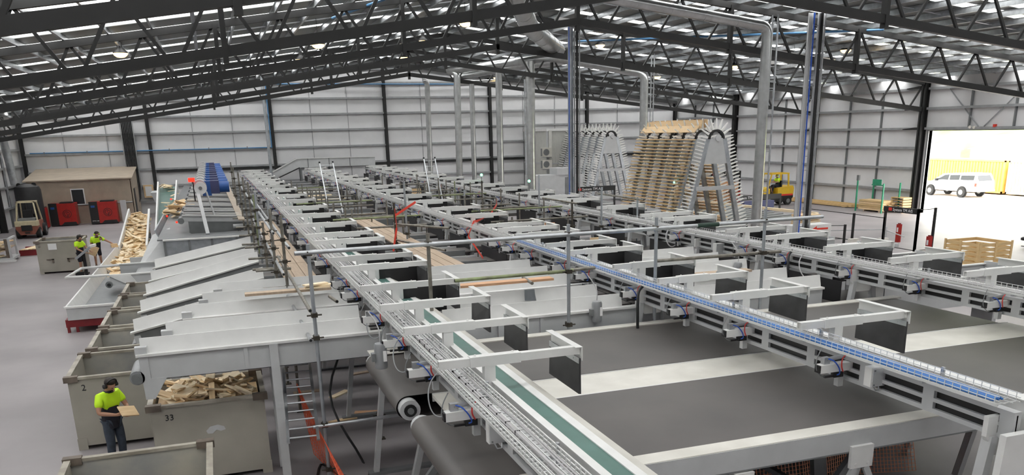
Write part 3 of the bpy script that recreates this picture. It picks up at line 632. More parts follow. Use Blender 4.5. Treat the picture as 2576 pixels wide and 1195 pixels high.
obj('latch', MB().box(-7.6, -7.3, 43.11, 43.14, .62, .66).box(-7.38, -7.3, 43.11, 43.14, .5, .66), 'bin_corner', fbin); obj('latch', MB().box(-6.75, -6.45, 43.11, 43.14, .62, .66).box(-6.75, -6.67, 43.11, 43.14, .5, .66), 'bin_corner', fbin)
text('number', 'U', .12, 'black', fbin, (-7.85, 43.14, 1.2), (PI/2, 0, 0))
# paint patch on bin 33's front
o = obj('paint_patch', MB().prism([(-.62, .93), (-.55, 1.0), (-.42, 1.02), (-.32, .98), (-.30, .92), (-.38, .90), (-.45, .93), (-.52, .87), (-.6, .88)], 'y', 14.672, 14.678), 'lightgrey', bpy.data.objects['steel_bin'])
# ================================================================ OFFCUTS
def offcuts(n, spot, group, label, mats=('wood_pale', 'wood', 'wood_pale', 'wood_pink'), size=(.22, .42), wr=(.09, .16), more=0):
    me = []
    for m in mats:
        for k in range(2):
            l, ww, h = rnd.uniform(*size), rnd.uniform(*wr), .03
            mb = MB().box(-l/2, l/2, -ww/2, ww/2, -h/2, h/2); mm = bpy.data.meshes.new('offcut'); mm.from_pydata(mb.v, [], mb.f); mm.materials.append(MATS[m]); me.append(mm)
    for i in range(n):
        p, tilt = spot(i); o = bpy.data.objects.new('offcut', rnd.choice(me)); COL.objects.link(o)
        o.location = p; o.rotation_euler = (rnd.uniform(-tilt, tilt), rnd.uniform(-tilt, tilt), rnd.uniform(0, 2*PI)); tag(o, label, 'wood piece', group)
    if more:
        mb = MB()
        for i in range(more):
            p, tilt = spot(i+n); l, ww = rnd.uniform(*size), rnd.uniform(*wr)
            M = Matrix.Translation(Vector(p)-Vector((0, 0, .06))) @ Matrix.Rotation(rnd.uniform(0, 6.28), 4, 'Z') @ Matrix.Rotation(rnd.uniform(-tilt, tilt), 4, 'X') @ Matrix.Rotation(rnd.uniform(-tilt, tilt), 4, 'Y')
            b = MB().box(-l/2, l/2, -ww/2, ww/2, -.015, .015); mb.add([M @ Vector(v) for v in b.v], b.f)
        o = obj('offcut_pile', mb, mats[0]); tag(o, 'loose layer under the ' + group, 'wood pieces', None, 'stuff')
def heap33(i):
    x = rnd.uniform(-1.22, .14); y = rnd.uniform(14.92, 16.15)
    return (x, y, 1.34 + .16*math.cos((x+.5)*1.5)*math.cos((y-15.5)*1.6) + rnd.uniform(-.07, .10)), .55
offcuts(90, heap33, 'offcuts in bin 33', 'short pine offcut in the heap inside the bin numbered 33', ('wood_pale', 'wood', 'wood_pale', 'wood'), (.3, .5), (.1, .16), 60)
o = obj('offcut_bed', MB().box(-1.4, .33, 14.75, 16.28, 1.0, 1.27), 'wood'); tag(o, 'packed pine offcuts below the heap in the bin numbered 33', 'wood pieces', None, 'stuff')
# ================================================================ INFEED TROUGH FULL OF WOOD, LEFT
tr = thing('infeed_trough', 'long low white trough conveyor on the left floor, carrying a pile of offcuts', 'conveyor', (-4.1, 29, 0))
obj('side_wall', MB().hexa([(-4.62, 28.9, .42), (-4.6, 28.9, .42), (-4.6, 45.0, .42), (-4.62, 45.0, .42)], [(-4.83, 28.9, .86), (-4.78, 28.9, .86), (-4.78, 45.0, .86), (-4.83, 45.0, .86)]), 'white', tr)
obj('side_wall', MB().box(-3.25, -3.2, 28.9, 45.0, .35, .62), 'white', tr)
obj('end_plate', MB().box(-4.8, -3.35, 28.86, 28.9, .42, .80), 'lightgrey', tr); obj('end_rail', MB().box(-4.86, -3.3, 28.82, 28.92, .80, .86), 'white', tr)
obj('belt', MB().box(-4.6, -3.25, 28.9, 45.0, .44, .46), 'midgrey', tr)
obj('stand', MB().box(-4.9, -3.4, 28.95, 29.05, .18, .42).box(-4.9, -3.4, 29.0, 33, .36, .42), 'dark_red', tr)
for x in (-4.85, -4.6, -3.5): obj('stand_leg', MB().box(x-.04, x+.04, 29.0, 29.08, 0, .2), 'dark_red', tr)
# inclined part
obj('incline_wall', MB().hexa([(-4.68, 45, .45), (-4.64, 45, .45), (-4.34, 49.5, 1.75), (-4.38, 49.5, 1.75)], [(-4.74, 45, .9), (-4.66, 45, .9), (-4.36, 49.5, 2.3), (-4.44, 49.5, 2.3)]), 'white', tr)
obj('incline_wall', MB().hexa([(-3.44, 44.4, .5), (-3.4, 44.4, .5), (-3.4, 49.5, 1.75), (-3.44, 49.5, 1.75)], [(-3.46, 44.4, .9), (-3.36, 44.4, .9), (-3.36, 49.5, 2.25), (-3.46, 49.5, 2.25)]), 'white', tr)
obj('incline_belt', MB().hexa([(-4.6, 44.8, .42), (-3.4, 44.8, .42), (-3.4, 49.5, 1.8), (-4.4, 49.5, 1.8)], [(-4.6, 44.8, .46), (-3.4, 44.8, .46), (-3.4, 49.5, 1.84), (-4.4, 49.5, 1.84)]), 'greenbelt', tr)
obj('incline_frame', MB().box(-4.3, -4.2, 49.2, 49.4, 0, 1.75).box(-3.6, -3.5, 49.2, 49.4, 0, 1.75), 'midgrey', tr)
def heapT(i):
    if rnd.random() < .62:
        y = 37.5 + 7.5*rnd.random()**.8; x = rnd.uniform(-4.5, -3.35); z = .50+rnd.uniform(.0, .30)*min(1, (y-36.5)/3); return (x, y, z), .5
    f = rnd.random(); y = 45+4.5*f; return (rnd.uniform(-4.45+.1*f, -3.5), y, .55+1.38*f+rnd.uniform(0, .22)), .5
offcuts(140, heapT, 'offcuts on the infeed trough', 'pale pine offcut lying in the pile on the long left trough conveyor', ('wood_pale', 'wood_pale', 'wood_pale', 'wood'), (.34, .6), (.14, .24), 200)
o = obj('offcut_bed', MB().hexa([(-4.55, 37.5, .46), (-3.3, 37.5, .46), (-3.3, 45, .46), (-4.6, 45, .46)], [(-4.5, 37.8, .52), (-3.35, 37.8, .52), (-3.3, 45, .66), (-4.6, 45, .66)]).hexa([(-4.6, 45, .46), (-3.45, 45, .46), (-3.45, 49.5, 1.84), (-4.4, 49.5, 1.84)], [(-4.6, 45, .66), (-3.45, 45, .66), (-3.45, 49.5, 1.98), (-4.4, 49.5, 1.98)]), 'wood'); tag(o, 'packed layer of pine offcuts under the pile on the left trough', 'wood pieces', None, 'stuff')
def cross_trough():
    t = thing('cross_trough', 'small white cross conveyor with handrail loop over the left trough', 'conveyor', (-4.2, 33.5, 0))
    obj('side_wall', MB().box(-3.7, -1.6, 34.6, 34.65, .95, 1.3).box(-3.9, -1.8, 32.9, 32.95, .8, 1.15), 'lightgrey', t)
    obj('top_edge', MB().box(-3.7, -1.6, 34.56, 34.7, 1.3, 1.34).box(-3.9, -1.8, 32.86, 33.0, 1.15, 1.19), 'white', t)
    obj('belt', MB().box(-3.8, -1.7, 32.95, 34.6, .9, .92), 'midgrey', t)
    obj('back_wall', MB().box(-3.5, -2.2, 36.6, 36.65, .7, 1.3), 'white', t)
    obj('loop_rail', MB().path([(-3.7, 34.6, 1.3), (-5.0, 34.6, 1.27), (-5.3, 32.9, 1.2), (-3.9, 32.9, 1.18)], .05, 6), 'white', t)
    obj('roller', MB().tube((-3.95, 32.8, .85), (-3.95, 34.5, .85), .12, 14), 'midgrey', t, True)
    obj('roller_hub', MB().tube((-3.95, 32.74, .85), (-3.95, 32.8, .85), .06, 10), 'black', t, True)
    obj('bracket', MB().prism([(-3.9, 1.15), (-3.2, 1.15), (-2.95, .7), (-3.2, .7), (-3.4, .85)], 'y', 32.84, 32.9), 'white', t)
    for x, y in ((-3.3, 33.2), (-3.3, 34.4), (-2.0, 33.2), (-2.0, 34.4)): obj('leg', MB().box(x-.05, x+.05, y-.05, y+.05, 0, .95), 'midgrey', t)
cross_trough()
# grey hopper plate
o = obj('chute_plate', MB().hexa([(-3.2, 33.9, .9), (-1.7, 33.9, .9), (-1.7, 33.95, .9), (-3.2, 33.95, .9)], [(-2.6, 37.5, 2.05), (-1.9, 37.5, 2.3), (-1.9, 37.55, 2.3), (-2.6, 37.55, 2.05)]), 'lightgrey'); tag(o, 'large grey sloping chute plate beside the wood pile', 'chute')
# second incline with dark green belt and white walls
t = thing('incline_elevator', 'steep elevator conveyor with a dark green belt between tall white sides', 'conveyor', (-2.6, 46, 0))
obj('side_wall', MB().hexa([(-2.98, 45, .9), (-2.90, 45, .9), (-3.1, 56, 2.7), (-3.18, 56, 2.7)], [(-2.98, 45, 1.5), (-2.90, 45, 1.5), (-3.1, 56, 3.35), (-3.18, 56, 3.35)]), 'white', t)
obj('side_wall', MB().hexa([(-2.12, 50, 2.0), (-2.04, 50, 2.0), (-2.04, 56, 2.7), (-2.12, 56, 2.7)], [(-2.12, 50, 2.6), (-2.04, 50, 2.6), (-2.04, 56, 3.4), (-2.12, 56, 3.4)]), 'white', t)
obj('belt', MB().hexa([(-2.9, 45, 1.0), (-2.1, 45, 1.0), (-2.1, 56.5, 2.95), (-3.1, 56.5, 2.95)], [(-2.9, 45, 1.04), (-2.1, 45, 1.04), (-2.1, 56.5, 2.99), (-3.1, 56.5, 2.99)]), 'greenbelt', t)
obj('head_roller', MB().tube((-3.1, 56.5, 2.9), (-2.1, 56.5, 2.9), .1, 12), 'midgrey', t, True)
for y in (47, 52, 56):
    for x in (-3.0, -2.2): obj('leg', MB().box(x-.05, x+.05, y-.05, y+.05, 0, 1.0+(y-45)*.17), 'midgrey', t)
def heapE(i):
    if rnd.random() < .4: return (rnd.uniform(-3.0, -2.2), rnd.uniform(55.3, 56.4), 2.9+rnd.uniform(.02, .25)), .4
    f = rnd.random(); return (-2.2-.5*rnd.random()**2, 46.5+8*f, 1.3+1.45*f+rnd.uniform(.02, .18)), .4
offcuts(38, heapE, 'offcuts on the elevator', 'pale offcut riding the steep dark green elevator belt', ('wood_pale', 'wood_pale'), (.3, .5), (.12, .2))
def heapP(i): return (rnd.uniform(-2.1, -1.15), rnd.uniform(42.5, 46.5), 2.35+rnd.uniform(0, .45)), .5
offcuts(28, heapP, 'offcuts in the collector', 'tan pine offcut in the pile at the ends of the outfeed conveyors', ('wood', 'wood_pink', 'wood', 'wood_pale'), (.45, .8), (.25, .4))
# collector trough behind (long along y) under the outfeed ends
t = thing('collector_trough', 'grey collector trough with red sensor lights under the outfeed ends', 'conveyor', (-1.7, 33, 0))
obj('floor_plate', MB().box(-2.2, -1.05, 33.6, 72, 2.2, 2.25), 'midgrey', t)
obj('wing_wall', MB().hexa([(-2.2, 35.5, 2.0), (-2.15, 35.5, 2.0), (-2.15, 48, 2.0), (-2.2, 48, 2.0)], [(-2.38, 35.5, 2.42), (-2.33, 35.5, 2.42), (-2.3, 48, 2.5), (-2.35, 48, 2.5)]), 'galv_blue', t)
obj('front_wall', MB().box(-2.0, 1.2, 33.5, 33.55, .05, 2.2), 'galv_blue', t)
for x in (-1.95, -1.1, -.3, .6): obj('front_rib', MB().box(x-.04, x+.04, 33.44, 33.5, .05, 2.2), 'midgrey', t)
obj('front_rail', MB().box(-2.0, 1.2, 33.4, 33.58, 2.2, 2.25), 'white', t)
obj('sill', MB().box(-2.0, 1.2, 33.6, 35.0, 2.2, 2.26), 'midgrey', t)
for x, y, z in ((-2.15, 41.5, 2.45), (-1.65, 38.5, 2.42), (-2.2, 48.5, 2.75)): obj('sensor_light', MB().ball((x, y, z), .045, .045, .045, 8, 6), 'led_red', t)
for y in (36, 42, 50, 58, 66): obj('leg', MB().box(-1.7, -1.55, y-.06, y+.06, 0, 2.2), 'midgrey', t)
# blue gearmotor row on its gantry
g = thing('motor_gantry', 'grey post carrying the row of blue drive motors', 'gantry', (-.5, 34.2, 2.2))
obj('post', MB().bar((-.42, 34.4, 2.26), (-.62, 36.2, 3.72), .13, .10), 'lightgrey', g); obj('strut', MB().bar((-.1, 36.0, 2.85), (-.3, 36.3, 3.75), .05, .05), 'lightgrey', g)
obj('shaft', MB().tube((-.45, 36.4, 3.9), (-.45, 70, 3.9), .05, 8), 'midgrey', g); obj('end_wheel', MB().tube((-.5, 36.15, 3.9), (-.5, 36.25, 3.9), .24, 20), 'sign_white', g, True); obj('wheel_hub', MB().tube((-.5, 36.1, 3.9), (-.5, 36.16, 3.9), .07, 12), 'midgrey', g, True)
obj('warning_light', MB().box(-.92, -.68, 36.2, 36.4, 4.15, 4.3), 'led_red', g); obj('light_pole', MB().box(-.78, -.73, 36.3, 36.35, 3.4, 4.15), 'black', g)
mp = None
for i in range(10):
    y = 36.9+2.35*i*(1+.03*i)
    lab = f'blue drive motor, {nth(i)} from the camera in the row behind the red warning light'
    if mp is None:
        mp = thing('drive_motor', lab, 'motor', (-.4, y, 3.9), 'blue drive motors')
        obj('motor_body', MB().tube((.30, 0, -.02), (1.0, 0, -.02), .22, 14), 'motor_blue', mp, True, local=True)
        obj('cooling_fins', MB().box(.28, .62, -.25, .25, -.26, .24), 'navy_box', mp, local=True)
        obj('gearbox', MB().box(-.05, .30, -.24, .24, -.34, .24), 'motor_blue', mp, local=True)
        obj('housing', MB().tube((-.12, -.28, .05), (-.12, .28, .05), .26, 14), 'lightgrey', mp, True, local=True)
    else: dup(mp, (-.4, y, 3.9), 0, lab)
# chute rail and white ramp by the far scaffold
o = obj('side_chute', MB().hexa([(.75, 34, 2.75), (.98, 34, 2.75), (.85, 60, 3.1), (.5, 60, 3.1)], [(.75, 34, 2.8), (.98, 34, 2.8), (.85, 60, 3.15), (.5, 60, 3.15)]), 'beige'); tag(o, 'narrow tan chute running beside the far outfeed conveyors', 'chute')
o = obj('white_hopper', MB().hexa([(-3.6, 60, 1.6), (-2.6, 60, 1.6), (-2.6, 62, 1.6), (-3.6, 62, 1.6)], [(-3.9, 59.8, 2.5), (-2.4, 59.8, 2.5), (-2.4, 62.2, 2.5), (-3.9, 62.2, 2.5)]).box(-3.5, -3.4, 60, 60.1, 0, 1.6).box(-2.8, -2.7, 60, 60.1, 0, 1.6).box(-3.5, -3.4, 61.8, 61.9, 0, 1.6).box(-2.8, -2.7, 61.8, 61.9, 0, 1.6), 'lightgrey'); tag(o, 'pale grey hopper behind the steep elevator', 'hopper')
# transfer conveyor across the far end
t = thing('transfer_conveyor', 'grey bridge-like transfer conveyor crossing the far ends of the lines', 'conveyor', (8, 72.5, 0))
P = [(4.3, 2.85), (6.65, 4.0), (13.0, 3.95), (13.0, 3.05), (12.6, 3.3), (6.7, 3.3), (4.6, 2.3)]
obj('side_panel', MB().prism(P, 'y', 72.0, 72.05), 'lightgrey', t); obj('side_panel', MB().prism(P, 'y', 73.2, 73.25), 'lightgrey', t)
obj('top_edge', MB().bar((4.3, 72.0, 2.87), (6.65, 72.0, 4.02), .14, .05).bar((6.65, 72.0, 4.02), (13.0, 72.0, 3.97), .14, .05), 'white', t)
for x in (7.5, 9.2, 10.9): obj('panel_rib', MB().box(x-.03, x+.03, 71.97, 72.0, 3.3, 3.98), 'midgrey', t)
obj('belt', MB().box(6.7, 12.9, 72.05, 73.2, 3.6, 3.64), 'darkbelt', t)
for x in (6.9, 9.3, 12.4): obj('leg', MB().box(x-.07, x+.07, 72.1, 72.25, 0, 3.3).box(x-.07, x+.07, 73.0, 73.15, 0, 3.3), 'midgrey', t)
obj('strut', MB().bar((4.9, 72.0, 2.5), (6.8, 72.0, 3.3), .08, .08), 'black_steel', t)
# ================================================================ SCAFFOLDING
def coupler(mb, x, y, z):
    mb.box(x-.05, x+.05, y-.06, y+.06, z-.035, z+.035).tube((x-.12, y-.02, z), (x+.12, y-.02, z), .014, 5).tube((x-.02, y-.10, z+.03), (x-.02, y+.10, z+.03), .014, 5)
def pole(x, y, z0, z1, m, label, cpl=()):
    t = thing('scaffold_pole', label, 'scaffold pole', (x, y, z0), 'upright scaffold poles')
    obj('tube', MB().tube((x, y, z0), (x, y, z1), .032, 10), m, t, True)
    if z0 <= .05: obj('base_plate', MB().box(x-.08, x+.08, y-.08, y+.08, 0, .015), 'coupler', t)
    for z in cpl:
        mb = MB(); coupler(mb, x, y, z); obj('coupler', mb, 'coupler', t)
def rail(p, q, m, label, r=.032, cap=True):
    t = thing('scaffold_rail', label, 'scaffold rail', p, 'scaffold rails')
    d = (Vector(q)-Vector(p)).normalized()
    obj('tube', MB().tube(p, q, r, 10), m, t, True)
    e = Vector(p)
    obj('tube_mouth', MB().tube(e-d*.004, e+d*.002, r*.72, 10), 'black', t)
    return t
Y1 = 13.68
pole(1.3, Y1, 0, 4.15, 'galv_blue', 'tall scaffold pole in front of the front cross conveyor, left end of the bright rail', (4.0, 2.62, 3.0, 1.1, .3))
pole(3.26, Y1, 2.35, 4.2, 'scaf', 'scaffold pole second from left under the bright galvanised rail', (4.03,))
pole(5.79, Y1, 2.32, 4.2, 'galv_blue', 'scaffold pole standing behind the second dark belt in the middle', (4.03, 3.37, 2.4))
pole(7.53, Y1, 2.32, 4.22, 'galv_blue', 'scaffold pole under the bright rail right of the middle line', (4.03,))
pole(9.86, Y1, 2.32, 4.25, 'galv_blue', 'rightmost scaffold pole under the bright galvanised rail', (4.03, 3.42))
rail((1.08, Y1-.05, 4.02), (9.0, Y1-.05, 4.03), 'galv', 'long bright galvanised rail crossing the picture above the lines', .036)
rail((8.4, Y1-.05, 4.03), (11.15, Y1-.05, 4.04), 'galv', 'right end section of the bright galvanised rail', .034)
o = obj('rail_sleeve', MB().tube((8.35, Y1-.05, 4.03), (8.8, Y1-.05, 4.03), .042, 10), 'sleeve_dark'); tag(o, 'dark green sleeve joining the bright rail', 'sleeve')
rail((3.7, Y1+.05, 3.36), (5.9, Y1+.05, 3.37), 'scaf_green', 'mossy green scaffold rail between the left and middle lines')
rail((5.8, Y1+.1, 3.37), (6.35, Y1+.1, 3.38), 'scaf', 'short brown rail continuing the mossy green one')
rail((7.55, Y1+.05, 3.42), (10.3, Y1+.05, 3.41), 'scaf', 'brown scaffold rail below the bright rail at right')
rail((1.1, Y1-.04, 1.1), (3.0, Y1-.04, 1.12), 'galv', 'bright low rail near the floor under the cross conveyor')
pole(2.55, 15.6, 0, .55, 'scaf', 'short scaffold foot on the floor under the belts', (.5,))
# left row
for i, (y, z1, m, x) in enumerate([(18.0, 4.25, 'scaf', 1.22), (20.3, 4.2, 'scaf', 1.15), (21.9, 4.3, 'galv_blue', 1.22), (23.6, 3.6, 'scaf', 1.12), (25.3, 4.3, 'galv_blue', 1.08), (27.4, 4.1, 'scaf_green', 1.12), (29.0, 4.4, 'scaf', 1.05), (31.8, 4.45, 'scaf', 1.0), (35.0, 4.5, 'scaf', .95), (40.0, 4.55, 'scaf', .9), (46.0, 4.6, 'scaf', .95)]):
    pole(x, y, 0, z1, m, f'{["first","second","third","fourth","fifth","sixth","seventh","eighth","ninth","tenth","eleventh"][i]} scaffold pole from the front in the row left of the walkway boards', (z1-.5, 3.3, 2.75))
for i, (x, y0, y1, z, m) in enumerate([(1.3, 17.6, 30.0, 3.62, 'galv'), (1.15, 19.8, 40.0, 3.7, 'galv'), (1.3, 14.3, 21.5, 2.95, 'scaf'), (1.18, 18.2, 33.0, 3.0, 'galv'), (1.2, 13.6, 18.3, 2.60, 'galv')]):
    rail((x, y0, z), (x, y1, z), m, ['upper guard rail along the left walkway, outer', 'upper guard rail along the left walkway, inner and longer', 'middle brown rail along the left walkway', 'middle pale rail further along the left walkway', 'low pale rail lying across the level cross conveyors'][i])
for i, (y, z) in enumerate([(18.05, 2.75), (20.35, 2.8), (21.95, 2.6), (23.65, 2.65), (25.35, 2.75), (27.45, 2.6), (29.05, 2.7), (31.85, 2.7), (35.05, 2.75)]):
    rail((.72-.02*i, y, z), (1.5, y, z), 'scaf', f'{["first","second","third","fourth","fifth","sixth","seventh","eighth","ninth"][i]} short brown transom from the front sticking out left of the walkway')
# walkway boards
def board(x0, x1, y0, y1, z, m, label, t=.045, rz=0):
    w = thing('scaffold_board', label, 'board', ((x0+x1)/2, y0, z), 'scaffold boards')
    obj('plank', MB().box(x0, x1, y0, y1, z-t, z), m, w)
    if y1-y0 > x1-x0:
        obj('end_band', MB().box(x0-.002, x1+.002, y0+.01, y0+.05, z-t-.002, z+.002), 'ply', w)
for k, (xa, nm) in enumerate(((1.36, 'left'), (1.62, 'middle'), (1.88, 'right'))):
    for j, (a, b) in enumerate(((19.95, 23.3), (23.32, 27.4), (27.42, 31.6), (31.62, 36.0))):
        board(xa, xa+.245, a, b, 2.5, 'ply', f'{nm} walkway board beside the left line, {["front","second","third","rear"][j]} length')
for k, (xa, nm) in enumerate(((5.0, 'left'), (5.27, 'middle'), (5.54, 'right'))):
    for j, (a, b) in enumerate(((19.95, 23.5), (23.52, 28.0), (28.02, 33.5))):
        board(xa, xa+.25, a, b, 2.58, 'ply', f'{nm} walkway board between left and middle lines, {["front","second","rear"][j]} length')
for k, (xa, nm) in enumerate(((10.0, 'left'), (10.28, 'right'))):
    board(xa, xa+.26, 15.6, 19.8, 2.5, 'ply', f'{nm} walkway board between middle and right lines')
board(3.75, 6.1, 15.15, 15.4, 3.0, 'wood_pink', 'reddish plank lying across the cross conveyors between two lines')
board(.32, 1.95, 16.55, 16.78, 2.93, 'ply', 'short weathered plank left of the near tray, offcuts on its right end')
board(9.3, 10.6, 15.05, 15.30, 2.84, 'ply', 'short plank at a tube end right of the middle line')
for i, (x, y, z, r) in enumerate([(1.68, 16.62, 2.945, .1), (1.72, 16.70, 2.975, -.25), (1.66, 16.64, 3.005, .35)]):
    o = obj('offcut', MB().box(x-.24, x+.24, y-.08, y+.08, z-.014, z+.014).turn(r, (x, y, 0)), 'wood_pale'); tag(o, ['bottom offcut of the three on the short plank by the tray', 'middle offcut of the three on the short plank by the tray', 'top offcut of the three on the short plank by the tray'][i], 'wood piece', 'offcuts on the short plank')
for i, (x0, y0, x1, y1, z, m) in enumerate([(4.2, 20.2, 4.5, 18.9, 2.82, 'scaf'), (5.55, 14.9, 5.62, 15.6, 2.98, 'scaf'), (1.86, 16.2, 1.92, 15.6, 2.82, 'scaf'), (4.8, 24.1, 5.9, 22.2, 3.3, 'scaf'), (4.8, 24.1, 5.5, 21.2, 2.85, 'scaf'), (10.85, 27.9, 10.94, 25.1, 3.5, 'scaf'), (13.28, 28.6, 13.31, 25.07, 3.5, 'scaf')]):
    rail((x1, y1, z), (x0, y0, z), m, ['loose scaffold tube pointing at the camera left of the walkway end', 'tube end under the reddish plank', 'tube end with plate under the short plank', 'slanting tube with red tape behind it', 'lower slanting tube beside the red tape', 'brown tube end pointing at the camera behind the right line', 'brown tube pointing at the camera before the timber rack'][i])
o = obj('rag', MB().hexa([(5.46, 15.06, 2.62), (5.68, 15.06, 2.60), (5.70, 15.08, 2.60), (5.46, 15.08, 2.62)], [(5.44, 15.02, 2.84), (5.64, 15.02, 2.84), (5.64, 15.06, 2.84), (5.44, 15.06, 2.84)]), 'galv_blue'); tag(o, 'blue-grey cloth hung over the conveyor edge under the tube end', 'cloth')
# poles between the lines (x, y, top)
for i, (x, y, z1, m) in enumerate([(5.6, 26.3, 4.37, 'galv_blue'), (4.8, 24.1, 3.9, 'coupler'), (8.6, 41.3, 3.5, 'scaf'), (8.9, 38.5, 3.63, 'scaf'), (10.2, 42.3, 3.36, 'scaf'), (9.1, 35.7, 3.92, 'scaf'), (10.3, 38.3, 3.3, 'scaf'), (11.6, 43.9, 3.38, 'scaf'), (11.6, 42.2, 3.39, 'scaf_green'), (9.4, 32.8, 3.57, 'galv_blue'), (11.5, 40.1, 3.3, 'scaf'), (10.0, 33.2, 3.36, 'scaf'), (11.1, 35.9, 3.71, 'coupler'), (10.1, 30.9, 3.33, 'scaf'), (11.6, 34.8, 3.42, 'scaf'),
        (11.4, 29.7, 4.19, 'galv_blue'), (10.93, 25.5, 3.6, 'coupler'), (11.7, 24.9, 3.99, 'galv_blue'), (13.3, 25.5, 3.56, 'galv_blue'), (4.3, 48, 3.28, 'scaf'), (4.4, 46.3, 3.36, 'scaf'), (4.4, 43.8, 3.34, 'scaf'), (4.35, 41.9, 3.31, 'scaf'), (4.6, 41.8, 3.29, 'scaf'), (4.5, 38.9, 3.28, 'scaf'), (4.3, 35.2, 3.33, 'scaf'), (4.4, 34.2, 3.22, 'scaf'), (4.1, 29.0, 3.53, 'scaf'), (6.0, 43.2, 3.38, 'scaf'), (6.1, 42, 3.39, 'scaf')]):
    pole(x, y, 0, z1, m, f'{nth(i).replace("nearest", "first")} short scaffold upright of the cluster between the lines, counted from the tall pale one', (2.75,))
k = 0
for (xa, xb, ys) in ((3.4, 6.3, [26.5, 28.6, 30.4, 32.3, 34.5, 36.6, 39.0, 42.0, 45.5, 48.5]), (8.3, 11.7, [26.0, 28.9, 31.0, 33.2, 35.0, 37.4, 40.0, 43.0, 47.0])):
    for j, y in enumerate(ys):
        zz = 2.98+.1*math.sin(j*1.7); a_, b_ = xa+.25*math.sin(j*2.1), xb+.3*math.sin(j*1.3)
        tt = rail((a_, y, zz), (b_, y, zz), 'scaf' if j % 4 != 1 else 'scaf_green', f'{nth(j).replace("nearest", "first")} brown cross tube between the {"left and middle" if xa < 5 else "middle and right"} lines')
        for e in (.22, .8): obj('upright', MB().tube((a_+(b_-a_)*e, y+.06, 0), (a_+(b_-a_)*e, y+.06, zz+.12+.2*(j % 3)), .03, 8), 'scaf', tt, True)
# planks and tan panels lying further back between the lines
for i, (x0, x1, y0, y1, z, m) in enumerate([(3.8, 6.6, 51.6, 52.0, 2.39, 'wood_pale'), (3.9, 6.8, 55.2, 55.6, 2.39, 'cream_plate'), (3.7, 6.9, 48.2, 48.5, 2.39, 'wood_pale'), (8.9, 11.2, 48.04, 48.09, 2.74, 'wood'), (10.3, 10.9, 26.93, 26.98, 2.74, 'wood_pink'), (10.2, 10.8, 22.43, 22.48, 2.74, 'wood')]):
    o = obj('panel_board', MB().box(x0, x1, y0, y1, z-.4 if i > 2 else z-.05, z), m); tag(o, ['pale plank lying far back between the left and middle lines', 'cream plank at the far end between left and middle lines', 'pale long plank before the far ladder', 'tan board standing on edge behind the middle line', 'reddish board standing on edge near the red tape', 'tan board on edge beside the right line'][i], 'board', 'boards between the lines')
# ladders
def ladder(p, q, w, label, caps=True, rungs=9, m='galv'):
    t = thing('ladder', label, 'ladder', p); p = Vector(p); q = Vector(q); d = Vector(w)
    obj('stile', MB().bar(p, q, .05, .03), m, t); obj('stile', MB().bar(p+d, q+d, .05, .03), m, t)
    for i in range(rungs):
        a = p+(q-p)*((i+.5)/rungs); obj('rung', MB().tube(a, a+d, .016, 8), m, t)
    if caps:
        for e in (q, q+d): obj('stile_cap', MB().box(e.x-.035, e.x+.035, e.y-.03, e.y+.03, e.z-.03, e.z+.05), 'black', t)
ladder((4.95, 40.2, 2.3), (4.85, 41.5, 4.55), (.62, 0, 0), 'aluminium ladder with black caps between the left and middle lines')
ladder((9.75, 39.6, 2.3), (9.75, 40.9, 4.6), (.55, 0, 0), 'aluminium ladder with black caps between the middle and right lines')
# red barrier tape
def tape(pts, label, w=.07):
    mb = MB()
    for a, b in zip(pts, pts[1:]): mb.bar(a, b, .006, w)
    o = obj('barrier_tape', mb, 'tape'); tag(o, label, 'tape', 'red barrier tapes'); return o
tape([(4.8, 24.0, 3.75), (4.82, 24.0, 3.2), (4.66, 23.9, 2.55)], 'red tape hanging down a dark scaffold pole by the walkway')
tape([(4.8, 24.0, 3.55), (5.3, 24.4, 3.75), (5.55, 24.6, 3.85)], 'short red tape strip slanting up from the dark pole')
t2 = tape([(10.1, 30.9, 3.3), (10.12, 30.9, 3.1), (8.6, 27.2, 3.0), (7.35, 24.8, 3.14)], 'red tape with black lettering strung across between the middle and right lines', .09)
text('lettering', 'DANGER   DANGER   DANGER', .12, 'black', t2, (7.6, 25.2, 3.0), (PI/2, 0, math.radians(63)), .012)
tape([(7.35, 24.8, 3.14), (7.0, 24.2, 2.8), (6.95, 22.6, 2.36)], 'red tape tail hanging below the middle line tray')
# ================================================================ UNDER THE BELTS
ld = ladder((.66, 13.3, 1.0), (.86, 16.0, 1.80), (.48, -.03, 0), 'aluminium ladder lying sloped under the cross conveyor', False, 11)
o = obj('blue_motor', MB().tube((.72, 15.6, 2.0), (1.0, 15.6, 2.0), .09, 12).box(.6, .9, 15.45, 15.5, 1.85, 2.0), 'motor_blue', None, True); tag(o, 'small blue motor with white bracket beside the grey post', 'motor')
def net(name, pts_top, pts_bot, nx, nz, m, label, r=.006):
    mb = MB()
    def P(u, v):
        n = len(pts_top)-1; i = min(int(u*n), n-1); f = u*n-i
        a = Vector(pts_top[i]).lerp(Vector(pts_top[i+1]), f); b = Vector(pts_bot[i]).lerp(Vector(pts_bot[i+1]), f); return a.lerp(b, v)
    for i in range(nx+1):
        for j in range(8): mb.bar(P(i/nx, j/8), P(i/nx, (j+1)/8), r*2, r)
    for j in range(nz+1):
        for i in range(len(pts_top)*4): mb.bar(P(i/(len(pts_top)*4), j/nz), P((i+1)/(len(pts_top)*4), j/nz), r*2, r)
    o = obj(name, mb, m, fix=False); tag(o, label, 'netting', None, 'stuff'); return o
